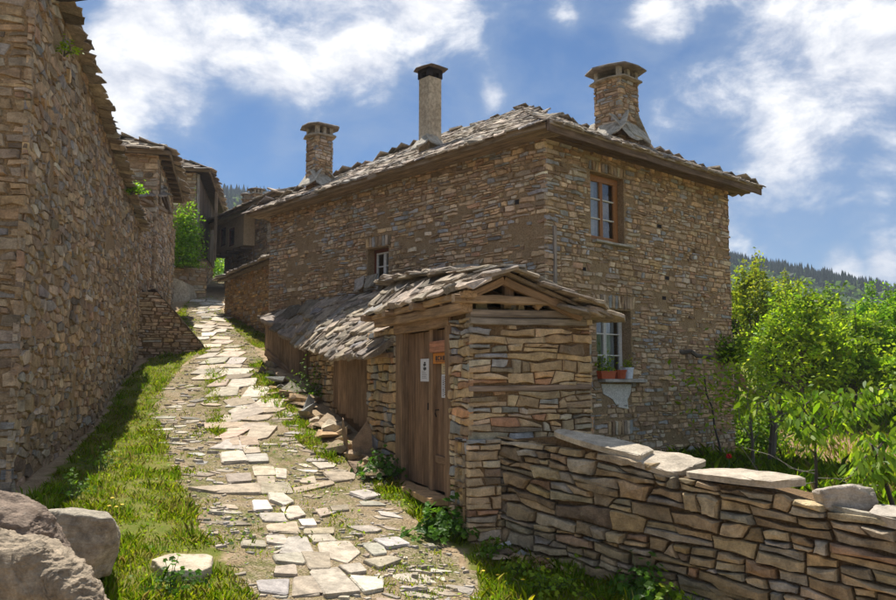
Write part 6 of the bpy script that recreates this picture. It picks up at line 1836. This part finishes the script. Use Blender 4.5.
# taller tufts here and there
tc_ = []
for k_, q in (('verge', 46), ('right', 22), ('corner', 26), ('door', 8), ('middle', 6)):
    poly = WP[k_]; x0_, y0_ = poly.min(0); x1_, y1_ = poly.max(0); A = np.c_[rng.uniform(x0_, x1_, q * 12), rng.uniform(y0_, y1_, q * 12)]; A = A[inpoly(A, poly)]; tc_.append(A[rng.random(len(A)) < np.minimum(1, 9 / A[:, 1])][:q])
for u, v in ((46, 590), (120, 560), (124, 545), (150, 585), (205, 584), (214, 574), (110, 585), (30, 498), (60, 494), (75, 480), (90, 455), (104, 430), (118, 405), (505, 552), (560, 572), (620, 592), (655, 600), (690, 606), (180, 588), (140, 600), (100, 600)): tc_.append(ground(u, v)[None, :2])
tc_ = np.concatenate(tc_); per_ = 42; TP = np.repeat(tc_, per_, 0) + rng.normal(0, .035, (len(tc_) * per_, 2)); n = len(TP); hh = np.repeat(rng.uniform(.07, .15, len(tc_)), per_) * np.exp(np.clip(rng.normal(0, .3, n), -.6, .5))
C = np.c_[TP, gz(TP[:, 0], TP[:, 1]) - .01]; a = rng.uniform(0, 6.283, n); od = np.c_[np.clip(TP - np.repeat(tc_, per_, 0), -.06, .06), np.zeros(n)] * 9 + np.c_[np.cos(a), np.sin(a), np.zeros(n)] * .25; sd_ = np.c_[np.cos(a), np.sin(a), np.zeros(n)] * (.0022 * (1 + TP[:, 1] * .09))[:, None]
m_ = C + (UP * .6 + od * .25) * hh[:, None]; tp_ = C + (UP * .88 + od * .9) * hh[:, None]; T = tints(n, [(.15, .26, .012), (.20, .31, .015), (.11, .20, .01)], .2); dr_ = rng.random(n) < .15; T[dr_] = (.34, .28, .11)
quads_obj('grass_tufts', np.stack([C - sd_, C + sd_, m_ + sd_ * .8, tp_, m_ - sd_ * .8], 1), T, M_GRASS, None, (0, 0, 0), 'stuff', 5)
# thin growth in the joints of the paving
jm = lambda P: np.array([mnoise.noise(Vector((x * 1.4, y * 1.4, 21.0))) > .02 for x, y in P])
blades([(WP['street'], 1.0)], 5200, 'joint_grass', .012, .05, GR_, .004, thin=jm, straw=.15)
gp_ = np.array([(.95, 9.2), (2.0, 7.9), (3.8, 6.2), (5.5, 6.2), (9, 12), (6.0, 15.8), (5.7, 16.0), (2.2, 13.0)])
blades([(gp_, 1.0)], 4200, 'garden_grass', .05, .17, GREEN, .0032, straw=.06, falloff=9)
gp2 = np.array([(5.8, 16.2), (9, 12), (14, 17), (17, 27), (9, 27)])
blades([(gp2, 1.0)], 420, 'orchard_grass', .06, .22, GREEN, .012, straw=.10, falloff=14, thin=lambda P: (rng.random(len(P)) < .35) | (P[:, 1] > 20.5))
# low broad leaves mixed into the grass
P = []
for k_, q in (('verge', 2600), ('right', 700), ('corner', 900), ('door', 350), ('street', 5200)):
    poly = WP[k_]; x0_, y0_ = poly.min(0); x1_, y1_ = poly.max(0); A = np.c_[rng.uniform(x0_, x1_, q * 4), rng.uniform(y0_, y1_, q * 4)]; A = A[inpoly(A, poly)]
    A = A[np.array([mnoise.noise(Vector((x * 1.3, y * 1.3, 5.0))) for x, y in A]) > (0.0 if k_ != 'street' else .05)]
    A = A[rng.random(len(A)) < np.minimum(1, 8 / A[:, 1])]; P.append(A[:q])
P = np.concatenate(P); C = np.c_[P, gz(P[:, 0], P[:, 1]) + np.abs(rng.normal(.015, .015, len(P)))]
quads_obj('ground_cover_leaves', leaf_quads(C, .038, .75, up_bias=1.2), tints(len(C), GREEN + DEEP), M_LEAF, None, (0, 0, 0), 'stuff')
# litter of small chips and pebbles on the lane
P = []
poly = WP['street']; x0_, y0_ = poly.min(0); x1_, y1_ = poly.max(0); A = np.c_[rng.uniform(x0_, x1_, 30000), rng.uniform(y0_, y1_, 30000)]
A = A[inpoly(A, poly)]; A = A[rng.random(len(A)) < np.minimum(1, (8 / A[:, 1]) ** 1.3)][:5200]
for w_ in big_w: A = A[~inpoly(A, w_)]
mb = MB(); zz = gz(A[:, 0], A[:, 1])
for (x, y), z in zip(A, zz):
    s_ = .006 + abs(random.gauss(0, .012)); a = random.random() * 6.3; ca, sa = math.cos(a), math.sin(a); l_ = s_ * random.uniform(1.2, 2.6)
    pts = [(-l_, -s_ * .7), (l_ * .8, -s_), (l_, s_ * .5), (-l_ * .5, s_)]; V = []
    for k_, zz_ in ((1.0, -.01), (.8, s_ * random.uniform(.4, .9))):
        for px, py in pts: px *= k_; py *= k_; V.append((x + px * ca - py * sa, y + px * sa + py * ca, z + zz_ + random.uniform(-.004, .004)))
    mb.add(V, [(0, 1, 5, 4), (1, 2, 6, 5), (2, 3, 7, 6), (3, 0, 4, 7), (4, 5, 6, 7)], tint_of(PPAL, .85))
o = link('gravel', mb.mesh('gravel', M_PAVE), None, (0, 0, 0), 'stuff')

# ---- cherry saplings behind the garden wall: long drooping leaves
def sapling(label, trunk, limbs, twigs, y, n, leaf, rad, cols):
    tp = [at_y(u, v, y + dy) for u, v, dy in trunk]; base = tp[0].copy(); base[2] = g1(base[0], base[1])
    t_ = thing('cherry_sapling', label, 'tree', base)
    mb = MB(); tube(mb, [base - UP * .05] + tp, [rad * 1.2] + list(np.linspace(rad, rad * .5, len(tp))), 7, (.085, .06, .045)); part('trunk', mb, M_BARK, t_)
    C = []; Dr = []
    for L_ in limbs:
        pts = [at_y(u, v, y + dy) for u, v, dy in L_]; mb = MB(); tube(mb, pts, list(np.linspace(rad * .5, .004, len(pts))), 5, (.10, .07, .05)); part('branch', mb, M_BARK, t_)
        seg = [np.linalg.norm(pts[i + 1] - pts[i]) for i in range(len(pts) - 1)]; tot = sum(seg)
        for k_ in range(int(n * tot)):
            d_ = random.uniform(.1, 1) * tot; i = 0
            while i < len(seg) - 1 and d_ > seg[i]: d_ -= seg[i]; i += 1
            f = min(1, d_ / seg[i]); p = pts[i] + (pts[i + 1] - pts[i]) * f
            off = rng.normal(0, 1, 3) * np.array([.06, .07, .045]); C.append(p + off + np.array([0, 0, -.03])); Dr.append(unit(off * np.array([1, 1, .2]) + np.array([0, -.03, -.05])))
    C = np.array(C); Q = long_leaves(C, leaf, .36, np.array(Dr) * 1.4, .7)
    quads_obj('crown', Q, tints(len(C), cols, .2), M_LEAF, t_, base, 'stuff', 7)
    for L_ in twigs:
        mb = MB(); tube(mb, [at_y(u, v, y + dy) for u, v, dy in L_], list(np.linspace(.0045, .002, len(L_))), 4, (.26, .22, .17)); part('twig', mb, M_BARK, t_)
CH = [(.21, .33, .022), (.16, .28, .02), (.27, .36, .035), (.12, .21, .018)]
sapling('slender cherry sapling with drooping leaves standing just behind the wall slabs', [(816, 500, 0), (816, 470, 0), (815, 445, 0), (816, 425, 0)],
        [[(816, 447, 0), (812, 420, .05), (797, 401, .1), (772, 398, .05), (752, 406, 0)], [(816, 430, 0), (833, 404, -.1), (862, 393, -.1), (900, 386, -.1), (950, 380, 0)],
         [(816, 445, 0), (803, 428, -.1), (792, 420, -.15), (785, 428, -.15)], [(815, 436, 0), (838, 418, .15), (866, 408, .2), (890, 402, .2)], [(812, 420, .1), (806, 404, .25), (820, 394, .3), (845, 396, .3)],
         [(814, 440, 0), (812, 432, -.15), (806, 438, -.25)], [(833, 404, -.1), (850, 412, -.2), (868, 422, -.2)]],
        [[(815, 470, 0), (800, 472, -.1), (770, 455, -.1), (742, 447, 0)], [(816, 462, 0), (826, 446, 0), (828, 438, 0)], [(814, 455, 0), (806, 445, .1), (806, 437, .1)], [(816, 478, 0), (845, 479, .1), (880, 462, .2)],
         [(816, 474, 0), (790, 468, .1), (775, 456, .15)], [(816, 482, 0), (792, 486, -.1), (760, 474, -.1), (742, 448, -.1)]], 7.45, 135, .085, .017, CH)
sapling('leaning cherry sapling with broad glossy leaves at the end of the garden wall', [(897, 520, 0), (888, 490, 0), (880, 466, 0), (872, 446, 0)],
        [[(880, 466, 0), (866, 456, -.1), (856, 470, -.15), (852, 488, -.15)], [(875, 452, 0), (885, 440, .1), (905, 437, .1), (930, 445, .1)], [(880, 466, 0), (868, 474, -.2), (862, 484, -.2)], [(872, 446, 0), (866, 440, .1), (858, 446, .1)], [(884, 476, 0), (897, 462, -.1), (915, 460, -.1)], [(876, 452, 0), (884, 458, -.15), (892, 474, -.2)]],
        [[(886, 486, 0), (850, 484, .2), (835, 478, .3)]], 6.7, 150, .09, .022, CH)

# ---- pots on the window sill, flower, sticks
def pot(label, u0, u1, vt, vb, mat, shape, plant_h, cols, n):
    sO = Cn + nR * .07; a_ = on_plane(u0, vb, sO, R); b_ = on_plane(u1, vb, sO, R); zt_ = on_plane((u0 + u1) / 2, vt, sO, R)[2]; z0_ = lo_win[2] + .004
    c = (a_ + b_) / 2; c[2] = z0_; L_ = np.linalg.norm((b_ - a_)[:2]); H_ = zt_ - z0_; mb = MB(); N = 14; V = []
    for (z, k_, inn) in ((0, .78, 0), (H_ * .82, .98, 0), (H_ * .83, 1.05, 0), (H_, 1.08, 0), (H_, .95, 0), (H_ * .75, .9, 0)):
        for i in range(N):
            a = 2 * math.pi * (i + .5) / N
            if shape == 'box':
                q = 1 / max(abs(math.cos(a)), abs(math.sin(a))); x, y = math.cos(a) * q * L_ / 2 * (1 - (1 - k_) * .5), math.sin(a) * q * .07 * k_
            else: x, y = math.cos(a) * L_ / 2 * k_, math.sin(a) * L_ / 2 * k_
            V.append(c + R * x + nR * y + UP * z)
    F = [tuple(range(N))[::-1], tuple(range(5 * N, 6 * N))]
    for r in range(5):
        for i in range(N): F.append((r * N + i, r * N + (i + 1) % N, (r + 1) * N + (i + 1) % N, (r + 1) * N + i))
    mb.add(V, F); t_ = thing('flower_pot', label, 'plant pot', c, 'pots on the lower window sill', mb, mat)
    if n:
        P = c + UP * H_ + R * rng.normal(0, L_ * .28, (n, 1)) + nR * rng.normal(0, .05, (n, 1)) + UP * np.abs(rng.normal(0, plant_h * .55, (n, 1)))
        m3 = MB(); 
        for i in range(0, n, 9): tube(m3, [c + UP * (H_ * .7), P[i]], [.004, .002], 3, (.09, .15, .03))
        part('stem', m3, M_BARK, t_); quads_obj('plant', leaf_quads(P, .055, .6, up_bias=.8), tints(n, cols), M_LEAF, t_, c, 'stuff')
pot('long terracotta window box with a leafy plant on the sill', 599, 613.5, 371, 378, M_TERRA, 'box', .22, GREEN, 130)
pot('small round terracotta pot between the window box and the white pot', 616, 624, 370, 378, M_TERRA, 'round', .05, DEEP, 0)
pot('white pot with a pale green plant at the end of the sill', 624.8, 631.5, 367.5, 378, M_WHITEPOT, 'round', .12, YELL, 80)
def pole(name, label, cat, p, q, r0, r1, tint, mat=M_BARK, bend=.02):
    p = np.asarray(p); q = np.asarray(q); t_ = thing(name, label, cat, p); mb = MB()
    pts = [p + (q - p) * f + (rng.normal(0, bend, 3) if 0 < f < 1 else 0) for f in np.linspace(0, 1, 6)]
    tube(mb, pts, list(np.linspace(r0, r1, 6)), 7, tint); o = part('shaft', mb, mat, t_); return t_
pole('log', 'dark pole sticking along the house wall towards the ivy', 'log', on_plane(675, 350, Cn + nR * -.05, R), on_plane(713, 357.5, Cn + nR * .35, R), .045, .04, (.14, .11, .085))
a_ = on_plane(722, 446, Cn + nR * .5, R); a_[2] = g1(a_[0], a_[1]); pole('stick', 'long thin dark stick leaning on the house wall', 'stick', a_, on_plane(704.5, 376, Cn + nR * .03, R), .022, .012, (.07, .055, .045))
B1p = Cn + R * wR
pole('beam_end', 'weathered beam poking out beyond the house corner', 'beam', on_plane(731, 381, Cn + nR * -.1, R), on_plane(765, 397, Cn + nR * .25, R), .05, .04, (.20, .15, .11))
mb = MB(); c_ = on_plane(741, 379, Cn + nR * .25, R); beam(mb, c_ - R * .16 + UP * .10, c_ + R * .16 - UP * .12, .05, .17, UP, 3, .02, (.24, .07, .055)); thing('red_board', 'short red board at the house corner above the beam', 'board', c_, None, mb, M_WOOD)
f_ = at_y(729, 470, 10.5); f_[2] = g1(f_[0], f_[1]); tp = at_y(729, 459, 10.5); t_ = thing('tulip', 'single red flower in the tall grass behind the wall', 'flower', f_)
mb = MB(); tube(mb, [f_, tp], [.008, .006], 5, (.08, .16, .03)); part('stem', mb, M_BARK, t_)
mb = MB()
for k in range(6):
    a = k * math.pi / 3; d_ = np.array([math.cos(a), math.sin(a), 0]); s_ = np.array([-d_[1], d_[0], 0]); mb.add([tp, tp + d_ * .03 + s_ * .025 + UP * .02, tp + d_ * .025 + UP * .07, tp + d_ * .03 - s_ * .025 + UP * .02], [(0, 1, 2, 3)])
part('petals', mb, M_REDFLOWER, t_)
for (u, v) in ((112, 508), (116, 515), (122, 512), (109, 513), (200, 427), (246, 411), (483, 577), (498, 583), (523, 592), (548, 566), (540, 580)):
    g_ = ground(u, v); h_ = random.uniform(.05, .10); tp = g_ + UP * h_; mb = MB(); tube(mb, [g_ - UP * .01, tp], [.003, .0025], 4, (.10, .18, .04)); t_ = thing('dandelion', 'small yellow dandelion in the grass', 'flower', g_, 'yellow dandelions')
    part('stem', mb, M_BARK, t_); mb = MB(); N = 10; V = [tp + UP * .012]
    for k in range(N): a = 2 * math.pi * k / N; V.append(tp + np.array([math.cos(a), math.sin(a), .25]) * .02)
    mb.add(V, [(0, 1 + k, 1 + (k + 1) % N) for k in range(N)]); part('flower_head', mb, M_PETAL, t_)

# ---- far woods on the hills
mb_v = []; mb_t = []
def conifer(x, y, h, V, T):
    z = float(gz(np.array([x]), np.array([y]))[0]) - .5; n = 7; r = h * random.uniform(.16, .23); a0_ = random.random() * 6
    col = np.array((.022, .045, .024)) * math.exp(random.gauss(0, .25))
    for (b0, b1, rr) in ((.08, .55, 1.0), (.35, .8, .72), (.62, 1.0, .42)):
        for k in range(n):
            a = a0_ + 2 * math.pi * k / n; b = a0_ + 2 * math.pi * (k + 1) / n; r1_ = r * rr * random.uniform(.8, 1.15)
            V.append(((x + r1_ * math.cos(a), y + r1_ * math.sin(a), z + h * b0 - random.uniform(0, .06) * h), (x + r1_ * math.cos(b), y + r1_ * math.sin(b), z + h * b0), (x, y, z + h * b1))); T.append(col)
V = []; T = []
for _ in range(2600):
    a = random.choice((random.uniform(-.36, -.1), random.uniform(.3, .62), random.uniform(.3, .62), random.uniform(-.9, .95))); r = random.uniform(330, 475)
    conifer(r * math.sin(a), r * math.cos(a), random.uniform(5, 9), V, T)
quads_obj('far_conifers', np.array(V), np.array(T), leaf_mat('conifer', .0, .1), None, (0, 0, 0), 'stuff', 3)
n = 60000; a = rng.uniform(-1.0, 1.0, n); r = rng.uniform(90, 470, n)
cl = np.array([mnoise.noise(Vector((r_ * math.sin(a_) * .025, r_ * math.cos(a_) * .025, 0))) for a_, r_ in zip(a, r)]); k = (cl > -.05) & (rng.random(n) < .8); a = a[k]; r = r[k]
X, Y = r * np.sin(a), r * np.cos(a); C = np.c_[X, Y, gz(X, Y) + rng.uniform(.3, 4.5, len(X))]
quads_obj('far_wood', leaf_quads(C, 2.6, .8, up_bias=.6), tints(len(C), [(.045, .085, .022), (.06, .11, .025), (.035, .065, .022), (.08, .12, .03)], .2), M_LEAF, None, (0, 0, 0), 'stuff')

# ================================================================== THE AIR
hm = MB(); box(hm, (-1000, -560, -6.3), (2250, 0, 0), (0, 2150, 0), (0, 0, 108))
hz_m = bpy.data.materials.new('air'); hz_m.use_nodes = True
ht = NT(hz_m.node_tree); ht.n.remove(ht.n['Principled BSDF'])
pv_ = ht.add('ShaderNodeVolumePrincipled'); pv_.inputs['Color'].default_value = (.72, .82, .97, 1); pv_.inputs['Density'].default_value = .00045; pv_.inputs['Anisotropy'].default_value = .2
ht.l.new(pv_.outputs[0], ht.n['Material Output'].inputs['Volume'])
link('haze', hm.mesh('haze', hz_m), None, (0, 0, 0), 'stuff')
print('ground range', GZ.min(), GZ.max(), gx[0], gx[-1], gy[0], gy[-1])
